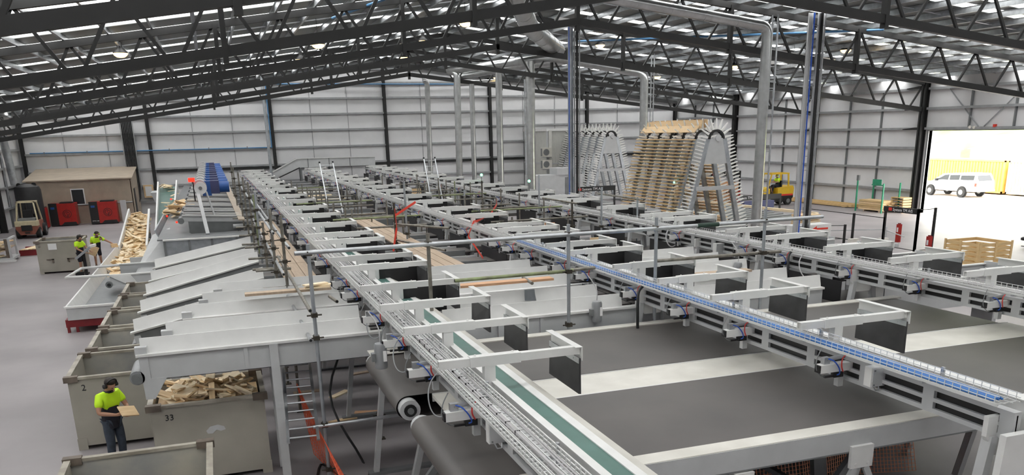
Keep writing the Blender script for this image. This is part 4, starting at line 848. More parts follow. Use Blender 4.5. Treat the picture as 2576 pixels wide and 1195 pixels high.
net('barrier_net', [(6.0, 10.6, 1.55), (7.3, 10.9, 1.42), (8.6, 10.8, 1.55), (9.6, 10.9, 1.6), (10.8, 10.7, 1.5)], [(6.0, 10.3, .05), (7.3, 10.5, .05), (8.6, 10.4, .05), (9.6, 10.6, .05), (10.8, 10.3, .05)], 80, 24, 'mesh_orange', 'orange mesh barrier fence hanging under the wide belts')
net('barrier_net', [(1.0, 15.0, 1.5), (1.15, 14.2, 1.1), (1.25, 13.4, .9), (1.35, 12.5, .6)], [(1.2, 15.2, .03), (1.4, 14.2, .03), (1.6, 13.4, .03), (1.7, 12.3, .03)], 26, 12, 'net_red', 'red netting crumpled below the lying ladder', .006)
t = thing('brown_crate', 'brown plywood box under the belts behind the orange mesh', 'crate', (10.6, 11.5, 0))
obj('side', MB().box(9.7, 11.9, 11.5, 11.55, .45, 1.75), 'beige', t); obj('side', MB().box(9.7, 9.75, 11.55, 12.9, .45, 1.75), 'wood_pink', t); obj('base', MB().box(9.7, 11.9, 11.5, 12.9, .3, .45), 'ply', t)
for x in (9.75, 10.75, 11.75): obj('skid', MB().box(x-.08, x+.08, 11.5, 12.9, 0, .3), 'ply', t)
t = thing('support_trestle', 'dark grey steel trestle standing under the front belt', 'trestle', (6.6, 9.6, 0))
obj('post', MB().bar((6.2, 9.4, .05), (6.45, 9.4, 1.9), .14, .1), 'midgrey', t); obj('post', MB().bar((8.05, 9.4, .35), (7.85, 9.4, 1.95), .22, .1), 'midgrey', t)
obj('base_rail', MB().bar((6.2, 9.4, .2), (8.05, 9.4, .35), .16, .12), 'midgrey', t); obj('diagonal', MB().bar((5.4, 9.4, 1.9), (6.3, 9.4, .9), .06, .08), 'midgrey', t); obj('diagonal', MB().bar((6.3, 9.4, .9), (7.2, 9.4, 1.9), .06, .08), 'midgrey', t)
for i, (x, y, r, m) in enumerate([(2.0, 17.0, .3, 'wood'), (2.6, 17.3, -.3, 'wood_pink'), (3.5, 18.6, .1, 'wood'), (2.2, 18.9, .8, 'wood_pale'), (1.5, 19.4, 0, 'ply'), (3.0, 20.5, .2, 'ply')]):
    o = obj('floor_offcut', MB().box(x-.3, x+.3, y-.08, y+.08, 0, .03).turn(r, (x, y, 0)), m); tag(o, f'{["first","second","third","fourth","fifth","sixth"][i]} loose offcut from the front on the floor under the conveyors', 'wood piece', 'offcuts on the floor')
o = obj('floor_cable', MB().path(smooth([(1.0, 13.2, .02), (1.25, 14.6, .03), (1.5, 14.0, .03), (1.95, 13.7, .02), (2.0, 14.6, .02), (1.7, 16.2, .9), (2.6, 18.2, 1.9)]), .025, 6), 'black', None, True); tag(o, 'thick black cable on the floor rising under the cross conveyors', 'cable')
# ================================================================ DUCTS, POSTS, PIPES
def duct(pts, r, label, m='duct', name='air_duct', seams=True):
    t = thing(name, label, 'duct', pts[-1], 'air ducts'); P = [Vector(p) for p in pts]; out = []
    for i, p in enumerate(P):
        if 0 < i < len(P)-1:
            a = (P[i-1]-p).normalized(); b = (P[i+1]-p).normalized(); k = r*1.6
            for f in range(6):
                u = f/5; q = (p+a*k).lerp(p, u).lerp(p.lerp(p+b*k, u), u); out.append(q)
        else: out.append(p)
    obj('pipe', MB().path(out, r, 16), m, t, True)
    if seams:
        for a, b in zip(P, P[1:]):
            n = int((b-a).length/1.6)
            for j in range(1, n+1):
                c = a.lerp(b, j/(n+1)); d = (b-a).normalized()*.025
                obj('joint_ring', MB().tube(c-d, c+d, r*1.035, 16), m, t, True)
    return t
duct([(15.4, 32.9, 10.79), (23.22, 32.9, 9.78), (23.22, 32.9, .02)], .225, 'wide silver air duct with a bend, dropping in front of the yellow forklift')
duct([(11.3, 32.0, 11.0), (14.6, 39.0, 10.35), (18.7, 45.6, 9.95)], .42, 'very large silver duct hanging under the roof ridge')
duct([(16.5, 60.5, 9.95), (21.9, 54.0, 10.25), (26.4, 50.0, 9.0), (26.4, 50, 5.0)], .26, 'long silver duct from the ridge to a bend above the timber rack')
duct([(16.0, 66.0, 9.55), (16.3, 66.0, 9.6), (16.2, 66, .02)], .2, 'leftmost vertical silver duct in front of the end wall')
duct([(16.5, 60.5, 9.9), (17.0, 60.0, 9.75), (16.85, 60, .02)], .23, 'second vertical silver duct from the left, joining the ridge duct')
duct([(19.25, 64, 9.2), (19.2, 64, .02)], .19, 'thin vertical duct between the two left ducts')
duct([(19.4, 58, 10.0), (19.35, 58, .02)], .23, 'middle vertical silver duct behind the right line')
duct([(20.6, 55, 10.1), (20.55, 55, .02)], .30, 'thickest vertical silver duct left of the white panel room')
duct([(18.4, 66, 9.75), (21.2, 60, 10.1), (23.5, 56, 10.2)], .24, 'second sloping duct below the ridge duct')
duct([(18.6, 66.5, 9.35), (22.2, 66.5, 9.5)], .2, 'short level duct near the end wall')
duct([(23.5, 64, 9.5), (23.5, 64, .02)], .07, 'narrow pipe standing left of the thick duct', 'galv', 'service_pipe', False)
def cable_post(x, y, z0, z1, label, cables=(), lad=True, m='galv_blue'):
    t = thing('cable_post', label, 'cable post', (x, y, z0), 'vertical cable posts')
    obj('channel', MB().box(x-.11, x+.11, y-.02, y+.0, z0, z1).box(x-.11, x-.09, y-.10, y, z0, z1).box(x+.09, x+.11, y-.10, y, z0, z1), m, t)
    for dx, mm, r in cables: obj('cable', MB().tube((x+dx, y-.13, z0), (x+dx, y-.13, z1), r, 6), mm, t)
    if lad:
        for s in (.2, .44): obj('ladder_rail', MB().box(x+s-.02, x+s+.02, y-.06, y, z0+.3, z1), 'girt', t)
        zz = z0+.5
        while zz < z1: obj('ladder_rung', MB().box(x+.2, x+.44, y-.04, y-.02, zz-.012, zz+.012), 'girt', t); zz += .45
        for k in range(3): obj('cable', MB().tube((x+.27+.04*k, y-.07, z0+.3), (x+.27+.04*k, y-.07, z1), .018, 6), 'black', t)
cable_post(15.35, 36, 2.0, 10.0, 'blue-grey cable post with a black cable ladder dropping to the right line', ((-.1, 'hose_blue', .02),))
cable_post(25.6, 33.2, .0, 10.4, 'pale cable post with a blue cable, right of the wide duct', ((.14, 'hose_blue', .03),), False, 'lightgrey')
t = thing('cable_ladder', 'vertical cable ladder with a thick black cable bundle before the right wall', 'cable ladder', (26.2, 33.2, 0))
for s in (-.16, .16): obj('ladder_rail', MB().box(26.2+s-.03, 26.2+s+.03, 33.1, 33.2, .0, 10.4), 'girt', t)
zz = .6
while zz < 9.9: obj('ladder_rung', MB().box(25.87, 26.35, 33.13, 33.16, zz-.014, zz+.014), 'girt', t); zz += .62
for k in range(3): obj('cable', MB().tube((26.1+.045*k, 33.08, 0), (26.1+.045*k, 33.08, 10.4), .035, 7), 'black', t, True)
t = thing('lattice_post', 'thin twin-rail post beside the wide silver duct', 'post', (23.8, 33.2, 0))
for s in (-.14, .14): obj('post_rail', MB().box(23.8+s-.035, 23.8+s+.035, 33.15, 33.2, 0, 10.3), 'galv', t)
zz = 1.0
while zz < 10.2: obj('post_rung', MB().box(23.7, 23.9, 33.16, 33.19, zz-.015, zz+.015), 'galv', t); zz += .9
t = thing('lattice_post', 'thin twin-rail post beside the small duct bend', 'post', (26.95, 50, 0))
for s in (-.1, .1): obj('post_rail', MB().box(26.95+s-.03, 26.95+s+.03, 49.95, 50, 0, 10.2), 'galv', t)
o = obj('drop_pipe', MB().tube((4.4, 70, 0), (4.4, 70, 10.2), .11, 10), 'galv_blue', None, True); tag(o, 'pale blue-grey drop pipe in front of the end wall', 'pipe')
t = thing('air_pipe', 'blue compressed-air pipe running along the end wall', 'pipe', (-4, 74.8, 4.9))
obj('pipe', MB().tube((-13.0, 74.85, 4.98), (5.0, 74.85, 4.92), .045, 8), 'blue_pipe', t, True); obj('riser', MB().tube((4.95, 74.8, 4.9), (4.95, 74.8, 10.0), .05, 8), 'blue_pipe', t, True); obj('upper_run', MB().tube((4.95, 74.8, 9.9), (24, 74.8, 9.75), .05, 8), 'blue_pipe', t, True)
for x in range(-12, 5, 3): obj('pipe_clip', MB().box(x-.03, x+.03, 74.78, 74.95, 4.88, 5.06), 'midgrey', t)
o = obj('roof_pipe', MB().tube((20.5, 47, 10.55), (29.5, 33, 9.75), .05, 8), 'blue_pipe', None, True); tag(o, 'blue pipe hanging diagonally under the right roof slope', 'pipe')
o = obj('roof_pipe', MB().tube((5.2, 36, 10.2), (8.5, 28, 10.75), .05, 8), 'blue_pipe', None, True); tag(o, 'short blue pipe under the left roof slope', 'pipe')
t = thing('light_rail', 'long pale suspended rail with light under the right roof slope', 'rail', (24, 40, 9.2))
obj('rail_body', MB().bar((16.3, 40, 10.85), (32.6, 40, 9.0), .25, .12), 'white', t)
for x in (18, 22, 26, 30, 32.3): obj('drop_rod', MB().tube((x, 40, 10.85-(x-16.3)*.1135), (x, 40, zroof(x)), .012, 5), 'galv', t)
t = thing('cable_bundle', 'thick bundle of black cables climbing the end wall above the tan room', 'cables', (-5.9, 74.3, 1.6))
for k in range(7):
    x = -6.25+.115*k; obj('cable', MB().path([(x, 74.7, 7.2), (x, 74.6, 4), (x, 74.55, 2.0), (x-.05, 74.2, 1.3), (x-.25, 73.4, .9)], .055, 7), 'black', t, True)
for s in (-6.36, -5.46): obj('bundle_rail', MB().box(s-.03, s+.03, 74.6, 74.75, 1.9, 7.2), 'girt', t)
# ================================================================ STORAGE RACKS (A-frames with pegs)
def pegmesh():
    m = bpy.data.meshes.new('peg'); b = MB().bar((0, 0, 0), (.03, 0, 0), .14, .12); b.hexa([(0, -.065, -.055), (0, .065, -.055), (0, .065, .055), (0, -.065, .055)], [(.56, -.03, -.02), (.56, .03, -.02), (.56, .03, .02), (.56, -.03, .02)])
    m.from_pydata(b.v, [], b.f); m.materials.append(MATS['peg']); return m
PEG = pegmesh()
def rack(cx, y0, n, dy, label, steel):
    R = thing('storage_rack', label, 'rack', (cx, y0, 0), 'peg racks')
    hb, ht, rt = 1.75, 5.1, .5
    L = math.hypot(hb-rt, ht-.3); nl = 27
    def loop():
        for s in (-1, 1):
            for k in range(nl):
                f = (k+.5)/nl; x = s*(hb-(hb-rt)*f); z = .3+(ht-.3)*f; yield (x, z, math.atan2(.26, s)); 
        for k in range(9):
            a = PI*(k+.5)/9; yield (rt*math.cos(a), ht+rt*math.sin(a), a)
    for i in range(n):
        y = y0+dy*i
        fr = obj('rack_frame', MB().bar((cx-hb, y, .02), (cx-rt, y, ht), .22, .20, (0,1,0)).bar((cx+hb, y, .02), (cx+rt, y, ht), .22, .20, (0,1,0)), steel, R)
        top = MB(); 
        pol = [(cx+(rt-.02)*math.cos(PI*k/12), ht+(rt-.02)*math.sin(PI*k/12)) for k in range(13)]; inn = [(cx+(rt-.12)*math.cos(PI*k/12), ht+(rt-.12)*math.sin(PI*k/12)) for k in range(12, -1, -1)]
        for k in range(12):
            a, b = pol[k], pol[k+1]; c, d = inn[12-k], inn[11-k]
            top.hexa([(a[0], y-.12, a[1]), (b[0], y-.12, b[1]), (d[0], y-.12, d[1]), (c[0], y-.12, c[1])], [(a[0], y+.12, a[1]), (b[0], y+.12, b[1]), (d[0], y+.12, d[1]), (c[0], y+.12, c[1])])
        o1 = obj('top_arch', top, 'black_steel', R)
        obj('gusset_plate', MB().prism([(cx-rt+.05, ht+.05), (cx+rt-.05, ht+.05), (cx+rt+.22, ht-1.25), (cx-rt-.22, ht-1.25)], 'y', y-.09, y-.07), 'lightgrey', R)
        obj('sprocket', MB().tube((cx+.08, y-.16, ht+.05), (cx+.08, y-.09, ht+.05), .17, 12), 'lightgrey', R, True)
        if i == 0:
            obj('cross_bar', MB().bar((cx-1.15, y-.12, 2.6), (cx+1.15, y-.12, 2.6), .08, .2), 'lightgrey', R); obj('cross_bar', MB().bar((cx-1.7, y-.12, .5), (cx+1.7, y-.12, .5), .08, .3), 'lightgrey', R)
            for x, z, a in loop(): inst('peg', PEG, fr, (cx+x-cx, 0+y-y0, z), (0, -a, 0))
        else:
            mb = MB()
            for x, z, a in loop():
                M = Matrix.Translation((cx+x, y, z)) @ Matrix.Rotation(-a, 4, 'Y'); mb.add([M @ v.co for v in PEG.vertices], [tuple(p.vertices) for p in PEG.polygons])
            o = obj('peg_row', mb, 'peg', R, fix=False); o['kind'] = 'stuff'
    for s in (-1, 1): obj('base_beam', MB().box(cx+s*hb-.1, cx+s*hb+.1, y0-.2, y0+dy*(n-1)+.2, 0, .15), 'midgrey', R)
    return [(cx+x, z, a) for x, z, a in loop()]
rack(30.0, 62.2, 6, 1.4, 'empty white peg rack with tall A-frames near the end wall', 'galv_blue')
spots = rack(25.1, 39.5, 6, 1.34, 'tall A-frame peg rack stacked with boards, left of the wide duct', 'galv_blue')
for k in range(27):
    x, z, a = spots[26-k]
    if k in (4, 13): pass
    o = obj('rack_board', MB().hexa([(x-.48, 40.6, z+.06), (x-.02, 40.6, z+.03), (x-.02, 46.5, z+.03), (x-.48, 46.5, z+.06)], [(x-.48, 40.6, z+.115), (x-.02, 40.6, z+.085), (x-.02, 46.5, z+.085), (x-.48, 46.5, z+.115)]), 'crate_wood' if k % 3 else 'wood')
    tag(o, f'pine board on the left face of the loaded rack, {nth(k).replace("nearest", "first")} from the top', 'board', 'boards on the left face of the rack')
for k in range(27):
    if k % 4 == 3 and k > 6: continue
    x, z, a = spots[27+26-k]
    if k < 3: continue
    o = obj('rack_board', MB().hexa([(x+.02, 41.2, z+.03), (x+.44, 41.2, z+.06), (x+.44, 46.0, z+.06), (x+.02, 46.0, z+.03)], [(x+.02, 41.2, z+.085), (x+.44, 41.2, z+.115), (x+.44, 46.0, z+.115), (x+.02, 46.0, z+.085)]), 'wood')
    tag(o, f'pine board on the right face of the loaded rack, {nth(k).replace("nearest", "first")} peg row from the top', 'board', 'boards on the right face of the rack')
for k, (x, z, r) in enumerate([(24.55, 5.62, .9), (24.85, 5.85, 1.35), (25.2, 5.9, 1.7)]):
    o = obj('rack_board', MB().bar((x, 40.5, z), (x, 46.6, z), .03, .42, (math.cos(r), 0, math.sin(r))), 'wood'); tag(o, ['left', 'middle', 'right'][k] + ' wide board leaning on the very top of the loaded rack', 'board', 'boards on top of the rack')
# ================================================================ WHITE PANEL ROOM WITH AIR CONDITIONERS
t = thing('panel_room', 'white corrugated panel room standing against the end wall', 'room', (28.4, 70, 0))
def corr(n, a, b, z0, z1, axis, c):
    mb = MB(); d = (b-a)/n
    for k in range(n): mb.box(a+k*d, a+k*d+d*.72, c-.02, c, z0, z1) if axis == 'x' else mb.box(c-.02, c, a+k*d, a+k*d+d*.72, z0, z1)
    return mb
obj('shell', MB().box(27.4, 29.35, 69.3, 74.9, 0, 5.75), 'panel_room', t)
o = obj('front_ribs', corr(20, 27.4, 29.35, .3, 5.7, 'x', 69.3), 'panel_room', t); o['kind'] = 'stuff'
o = obj('side_ribs', corr(56, 69.3, 74.9, .3, 5.7, 'y', 27.4), 'panel_room', t); o['kind'] = 'stuff'
obj('corner_trim', MB().box(27.33, 27.47, 69.2, 69.34, 0, 5.8), 'lightgrey', t); obj('roof_trim', MB().box(27.3, 29.4, 69.18, 69.3, 5.65, 5.85).box(27.3, 27.4, 69.3, 74.9, 5.65, 5.85), 'white', t)
obj('wall_duct', MB().box(27.5, 27.75, 69.1, 69.28, 3.5, 5.7), 'panel_room', t)
obj('mid_rail', MB().box(27.3, 29.35, 69.22, 69.28, 2.9, 3.02).box(27.32, 27.38, 69.3, 74.9, 2.9, 3.02), 'lightgrey', t)
for i, z in enumerate((3.55, 2.55)):
    a = thing('air_conditioner', ['upper', 'lower'][i] + ' outdoor air conditioner box on the white panel room', 'air conditioner', (27.2, 68.9, z))
    obj('casing', MB().box(26.75, 27.6, 68.75, 69.2, z, z+.75), 'cream_plate', a); obj('fan_grille', MB().box(26.74, 26.75, 68.8, 69.15, z+.06, z+.69).tube((27.1, 68.73, z+.38), (27.1, 68.75, z+.38), .27, 18), 'midgrey', a); obj('wall_bracket', MB().box(26.8, 27.6, 68.8, 69.2, z-.05, z), 'girt', a)
# machine cabinet in front
t = thing('machine_cabinet', 'grey machine housing behind the far arms, below the white room', 'machine', (24.5, 62, 0))
obj('housing', MB().box(23.2, 27.4, 61.8, 63.5, 0, 2.4), 'lightgrey', t); obj('upper_box', MB().box(25.2, 26.6, 61.7, 63.3, 2.4, 2.9), 'lightgrey', t); obj('door', MB().box(25.9, 26.7, 61.76, 61.8, .4, 2.2), 'midgrey', t)
for i, (x, y, z) in enumerate([(13.6, 44.0, 3.55), (15.2, 41.0, 3.3), (25.8, 44.9, 2.6)]):
    s = thing('signal_light', ['small green signal light on a pole above the far arms, left one', 'small green signal light above the far arms, right one', 'green signal light inside the loaded rack'][i], 'light', (x, y, 0), 'green signal lights')
    obj('lamp', MB().ball((x, y, z), .07, .07, .07, 10, 7), 'led_green', s); obj('stem', MB().tube((x, y, 0), (x, y, z-.06), .02, 6), 'midgrey', s)
# ================================================================ SAFETY FENCES AND SIGNS
def fence(pts, h, label, sign=None, wires=True):
    t = thing('safety_fence', label, 'fence', (*pts[0], 0), 'safety fences')
    for x, y in pts: obj('fence_post', MB().box(x-.045, x+.045, y-.045, y+.045, 0, h), 'black', t)
    for (a, b) in zip(pts, pts[1:]):
        for z in (h-.05, .25): obj('fence_rail', MB().bar((*a, z), (*b, z), .03, .03), 'black', t)
    return t
fence([(29.2, 37.2), (29.16, 33.4), (29.1, 31.3)], 1.55, 'low black fence section left of the portal sign', None)
t = fence([(29.1, 31.3), (29.0, 29.25)], 2.05, 'black fence portal with the lettered sign bar by the open door')
obj('sign_bar', MB().box(28.96, 29.06, 29.25, 31.3, 1.83, 2.06), 'black', t)
text('lettering', 'System TM A/S', .19, 'sign_white', t, (28.95, 30.72, 1.885), (PI/2, 0, -PI/2)); obj('logo', MB().box(28.95, 28.96, 30.78, 30.98, 1.88, 2.02), 'sign_red', t)
fence([(29.0, 29.25), (29.97, 29.28)], 2.08, 'right end panel of the black fence with a tall end post')
fence([(27.6, 34.9), (29.2, 34.0)], .95, 'short low mesh fence left of the timber crate stack')
t = thing('guard_rail', 'grey low guard rail behind the black fence', 'rail', (31, 33.6, 0))
obj('rail', MB().bar((26.5, 35.5, .62), (31.3, 33.6, .62), .05, .06), 'lightgrey', t); obj('post', MB().box(31.25, 31.35, 33.5, 33.6, 0, .75), 'lightgrey', t); obj('post', MB().bar((31.3, 33.6, .6), (31.6, 32.6, .35), .04, .04), 'lightgrey', t); obj('beam', MB().bar((26.0, 33.6, .12), (30.5, 31.8, .12), .2, .16), 'lightgrey', t)
for k in range(3): obj('sensor_block', MB().box(27.0+1.3*k, 27.5+1.3*k, 33.0-.5*k, 33.2-.5*k, .2, .45), 'cream_plate', t)
for i, (x, y) in enumerate(((31.85, 33.25), (29.53, 29.0), (38.5, 57.0))):
    b = thing('bollard', ['red bollard behind the portal sign', 'red bollard in front of the portal, right', 'red bollard beside the pallets in the back'][i], 'bollard', (x, y, 0), 'red bollards')
    obj('post', MB().box(x-.09, x+.09, y-.09, y+.09, 0, .88), 'red_paint', b); obj('sticker', MB().box(x-.095, x-.09, y-.05, y+.05, .5, .72), 'sign_white', b); obj('cap', MB().box(x-.05, x+.05, y-.05, y+.05, .88, .93), 'dark_red', b)
def signbar(x0, x1, y, z, label, lt=True, sz=.26):
    t = thing('sign_bar', label, 'sign', (x0, y, 0), 'black sign bars')
    obj('bar', MB().box(x0, x1, y-.04, y+.04, z, z+.34), 'black', t)
    for x in (x0+.06, x1-.06): obj('post', MB().box(x-.06, x+.06, y-.04, y+.04, 0, z), 'black', t)
    text('lettering', 'System TM A/S', sz, 'sign_white', t, (x0+.42, y-.045, z+.08), (PI/2, 0, 0)); obj('logo', MB().box(x0+.12, x0+.36, y-.05, y-.04, z+.08, z+.24), 'sign_red', t)
signbar(23.9, 26.9, 55.0, 1.55, 'black lettered sign bar in front of the empty white rack')
signbar(36.9, 39.6, 58.5, 1.95, 'black lettered sign bar above the pallets in the back')
signbar(33.6, 37.6, 50.5, .75, 'low black lettered sign bar in front of the yellow forklift')
o = obj('blue_box', MB().box(34.0, 36.4, 49.6, 50.1, 0, .75), 'navy_box'); tag(o, 'long navy blue box under the low sign bar', 'box')
# ================================================================ TIMBER, PALLETS, CRATES ON THE RIGHT
def crate(x0, x1, y0, y1, z0, h, n, label, m='crate_wood', name='pallet_crate'):
    t = thing(name, label, 'crate', ((x0+x1)/2, y0, z0), 'wooden crates')
    for k in range(n):
        z = z0+.12+k*(h-.12)/n; dz = (h-.12)/n*.68
        obj('slat', MB().box(x0, x1, y0, y0+.03, z, z+dz), m, t); obj('slat', MB().box(x0, x0+.03, y0, y1, z, z+dz), m, t); obj('slat', MB().box(x1-.03, x1, y0, y1, z, z+dz), m, t); obj('slat', MB().box(x0, x1, y1-.03, y1, z, z+dz), m, t)
    for x in (x0-.02, (x0+x1)/2-.05, x1-.08):
        obj('upright', MB().box(x, x+.1, y0-.03, y0, z0, z0+h), m, t)
    for y in (y0, (y0+y1)/2, y1-.1): obj('upright', MB().box(x0-.03, x0, y, y+.1, z0, z0+h), m, t)
    obj('base', MB().box(x0, x1, y0, y1, z0+.08, z0+.12), m, t)
    for x in (x0+.1, (x0+x1)/2, x1-.1): obj('skid', MB().box(x-.05, x+.05, y0, y1, z0, z0+.08), m, t)
crate(27.7, 29.35, 24.7, 26.4, 0, 1.2, 6, 'slatted pale wooden crate on the floor near the open door')
crate(36.2, 38.0, 56.4, 58.0, 0, .85, 4, 'lower slatted wooden crate under the sign bar in the back', 'wood_pink'); crate(36.2, 38.0, 56.4, 58.0, .86, .75, 3, 'upper slatted wooden crate under the sign bar in the back', 'wood_pink')
for i in range(7):
    p = thing('stacked_pallet', f'{["bottom","second","third","fourth","fifth","sixth","top"][i]} wooden crate side in the stack behind the end of the bright rail', 'pallet', (28.6, 36.3, .3+.145*i), 'stacked pallets')
    obj('deck', MB().box(28.2, 29.3, 36.0, 36.9, .3+.145*i, .41+.145*i), 'wood', p); obj('edge', MB().box(28.2, 29.3, 35.97, 36.0, .31+.145*i, .40+.145*i), 'wood_pale', p)
o = obj('pallet_stand', MB().box(28.1, 29.4, 35.9, 37.0, .15, .3).box(28.15, 28.25, 35.95, 36.9, 0, .15).box(29.25, 29.35, 35.95, 36.9, 0, .15), 'midgrey'); tag(o, 'low grey stand under the stacked crate sides', 'stand')
for i in range(4):
    o = obj('long_plank', MB().box(42.35-.16*i, 42.5-.16*i, 47.9+.3*i, 55.5, .05+.0, .17+.04*(3-i)), 'crate_wood'); tag(o, ['plank nearest the right wall in the long timber lying along it', 'second long plank from the right wall on the floor', 'third long plank from the right wall on the floor', 'outermost long plank on the floor along the right wall'][i], 'plank', 'long planks at the right wall')
o = obj('plank_bearer', MB().box(41.7, 42.6, 49, 49.1, 0, .05).box(41.7, 42.6, 53, 53.1, 0, .05), 'ply'); tag(o, 'pair of bearers under the long planks at the right wall', 'bearer')
t = thing('board_bundle', 'bundle of pine boards inside the green frame by the right wall', 'timber bundle', (41.9, 45.4, 0))
for a in range(5):
    for b in range(4): obj('board', MB().box(41.2+.24*b+.02*(a % 2), 41.42+.24*b+.02*(a % 2), 44.6+.05*((a*3+b) % 4), 46.9-.05*((a+b*2) % 3), .12+.13*a, .235+.13*a), 'crate_wood' if (a+b) % 3 else 'wood', t)
obj('bearer', MB().box(41.2, 42.2, 44.9, 45.0, 0, .12), 'ply', t); obj('bearer', MB().box(41.2, 42.2, 46.3, 46.4, 0, .12), 'ply', t)
for i in range(6):
    p = thing('pallet', f'{["bottom","second","third","fourth","fifth","top"][i]} pallet of the stack right of the board bundle', 'pallet', (42.6, 44.0, .15*i), 'pallets by the door column')
    obj('deck', MB().box(42.15, 42.85, 43.9, 45.0, .09+.17*i, .13+.17*i), 'crate_wood', p); obj('blocks', MB().box(42.15, 42.85, 43.9, 44.0, .17*i, .09+.17*i), 'crate_wood', p); obj('blocks', MB().box(42.15, 42.85, 44.9, 45.0, .17*i, .09+.17*i), 'crate_wood', p)
t = thing('green_frame', 'green steel frame standing around the board bundle', 'frame', (41.6, 45.3, 0))
for x, y, h in ((41.0, 44.5, 1.9), (41.0, 46.9, 2.0), (42.35, 44.5, 1.9), (42.35, 46.9, 1.9)): obj('post', MB().box(x-.04, x+.04, y-.04, y+.04, 0, h), 'green_paint', t)
obj('cross_bar', MB().box(41.0, 41.05, 44.5, 45.6, 1.75, 1.82), 'green_paint', t); obj('name_plate', MB().box(40.97, 41.0, 44.7, 45.5, 1.8, 2.15), 'green_paint', t)
o = obj('wall_lamp', MB().box(40.96, 41.08, 46.8, 47.0, 2.0, 2.35), 'midgrey'); tag(o, 'small grey flood lamp on the green frame post', 'lamp')
# roller table with the long bright timber
t = thing('roller_table', 'black roller table with a long bright timber edge behind the right line', 'conveyor', (33, 47, 0))
obj('edge_timber', MB().bar((32.6, 52.6, .62), (33.6, 41.6, .62), .22, .16), 'wood_pale', t)
for k in range(12):
    y = 42+.9*k; obj('roller', MB().tube((28.3, y-1, .5), (32.8-.0*k, y, .52), .08, 8), 'midgrey', t)
for y in (42, 47, 52):
    for x in (29, 32.5): obj('leg', MB().box(x-.06, x+.06, y-.06, y+.06, 0, .5), 'black', t)
obj('side_frame', MB().bar((28.2, 41, .45), (28.2, 51, .45), .1, .15), 'black', t)
t = thing('white_control_box', 'white control box with red arrow mark behind the right line', 'box', (26.5, 33.6, 0))
obj('casing', MB().box(25.6, 27.7, 33.2, 34.0, .0, 1.15), 'white', t); obj('arrow', MB().prism([(26.6, .95), (26.85, 1.08), (26.85, .99), (27.5, .99), (27.5, .91), (26.85, .91), (26.85, .82)], 'y', 33.18, 33.2), 'sign_red', t); obj('arrow_tail', MB().tube((27.0, 33.18, .72), (27.0, 33.2, .72), .07, 10).tube((27.4, 33.18, .72), (27.4, 33.2, .72), .07, 10), 'sign_red', t)
for i, (x, y, z) in enumerate(((39.1, 40.2, 5.22), (38.9, 39.7, 5.22))): pass
t = thing('alarm_light', 'small red alarm lamp with pale emergency lights above the open door', 'lamp', (XR-.1, 39.6, 5.35))
obj('red_lamp', MB().box(XR-.25, XR-.1, 38.5, 38.65, 5.3, 5.46), 'sign_red', t); obj('twin_spots', MB().ball((XR-.2, 40.3, 5.32), .09, .09, .09, 8, 6), 'cream_plate', t); obj('twin_spots', MB().ball((XR-.2, 40.0, 5.30), .09, .09, .09, 8, 6), 'cream_plate', t)
t = thing('floor_fan', 'small dark round object on a thin stand on the floor by the door', 'stand', (36.0, 29.0, 0))
obj('ring', MB().lathe([(.16, .0), (.2, .02), (.2, .12), (.16, .14)], (35.6, 29.3, .28), 14), 'black', t); obj('stem', MB().tube((35.6, 29.3, 0), (35.6, 29.3, .55), .02, 6), 'black', t); obj('arm', MB().bar((35.5, 29.3, .55), (36.3, 29.2, .6), .02, .02), 'midgrey', t); obj('foot', MB().box(35.5, 35.7, 29.2, 29.4, 0, .03), 'black', t)
# ================================================================ LEFT BACK: TAN ROOM, COMPRESSORS, TANK
t = thing('tan_room', 'tan painted room with a sloping roof in the far left corner', 'room', (-9, 69.2, 0))
obj('front_wall', MB().box(-12.6, -5.75, 69.2, 69.3, 0, 3.1), 'beige', t); obj('side_wall', MB().prism([(69.2, 0), (74.9, 0), (74.9, 3.7), (69.2, 3.1)], 'x', -5.8, -5.7), 'beige', t)
obj('roof', MB().hexa([(-12.8, 69.0, 3.08), (-5.6, 69.0, 3.08), (-5.6, 74.9, 3.72), (-12.8, 74.9, 3.72)], [(-12.8, 69.0, 3.16), (-5.6, 69.0, 3.16), (-5.6, 74.9, 3.8), (-12.8, 74.9, 3.8)]), 'beige', t)
wi = obj('window', MB().box(-9.85, -8.95, 69.16, 69.2, 1.35, 2.5), 'sign_white', t); obj('pane', MB().box(-9.78, -9.02, 69.14, 69.16, 1.42, 2.43), 'glass_dark', wi)
obj('air_pipe', MB().tube((-9.5, 69.1, 1.35), (-5.8, 69.1, 1.4), .05, 8), 'girt', t); obj('end_panel', MB().box(-6.6, -6.2, 68.3, 68.35, .0, 1.6), 'lightgrey', t); obj('door_edge', MB().box(-5.69, -5.66, 70, 71, 0, 2.3), 'black', t)
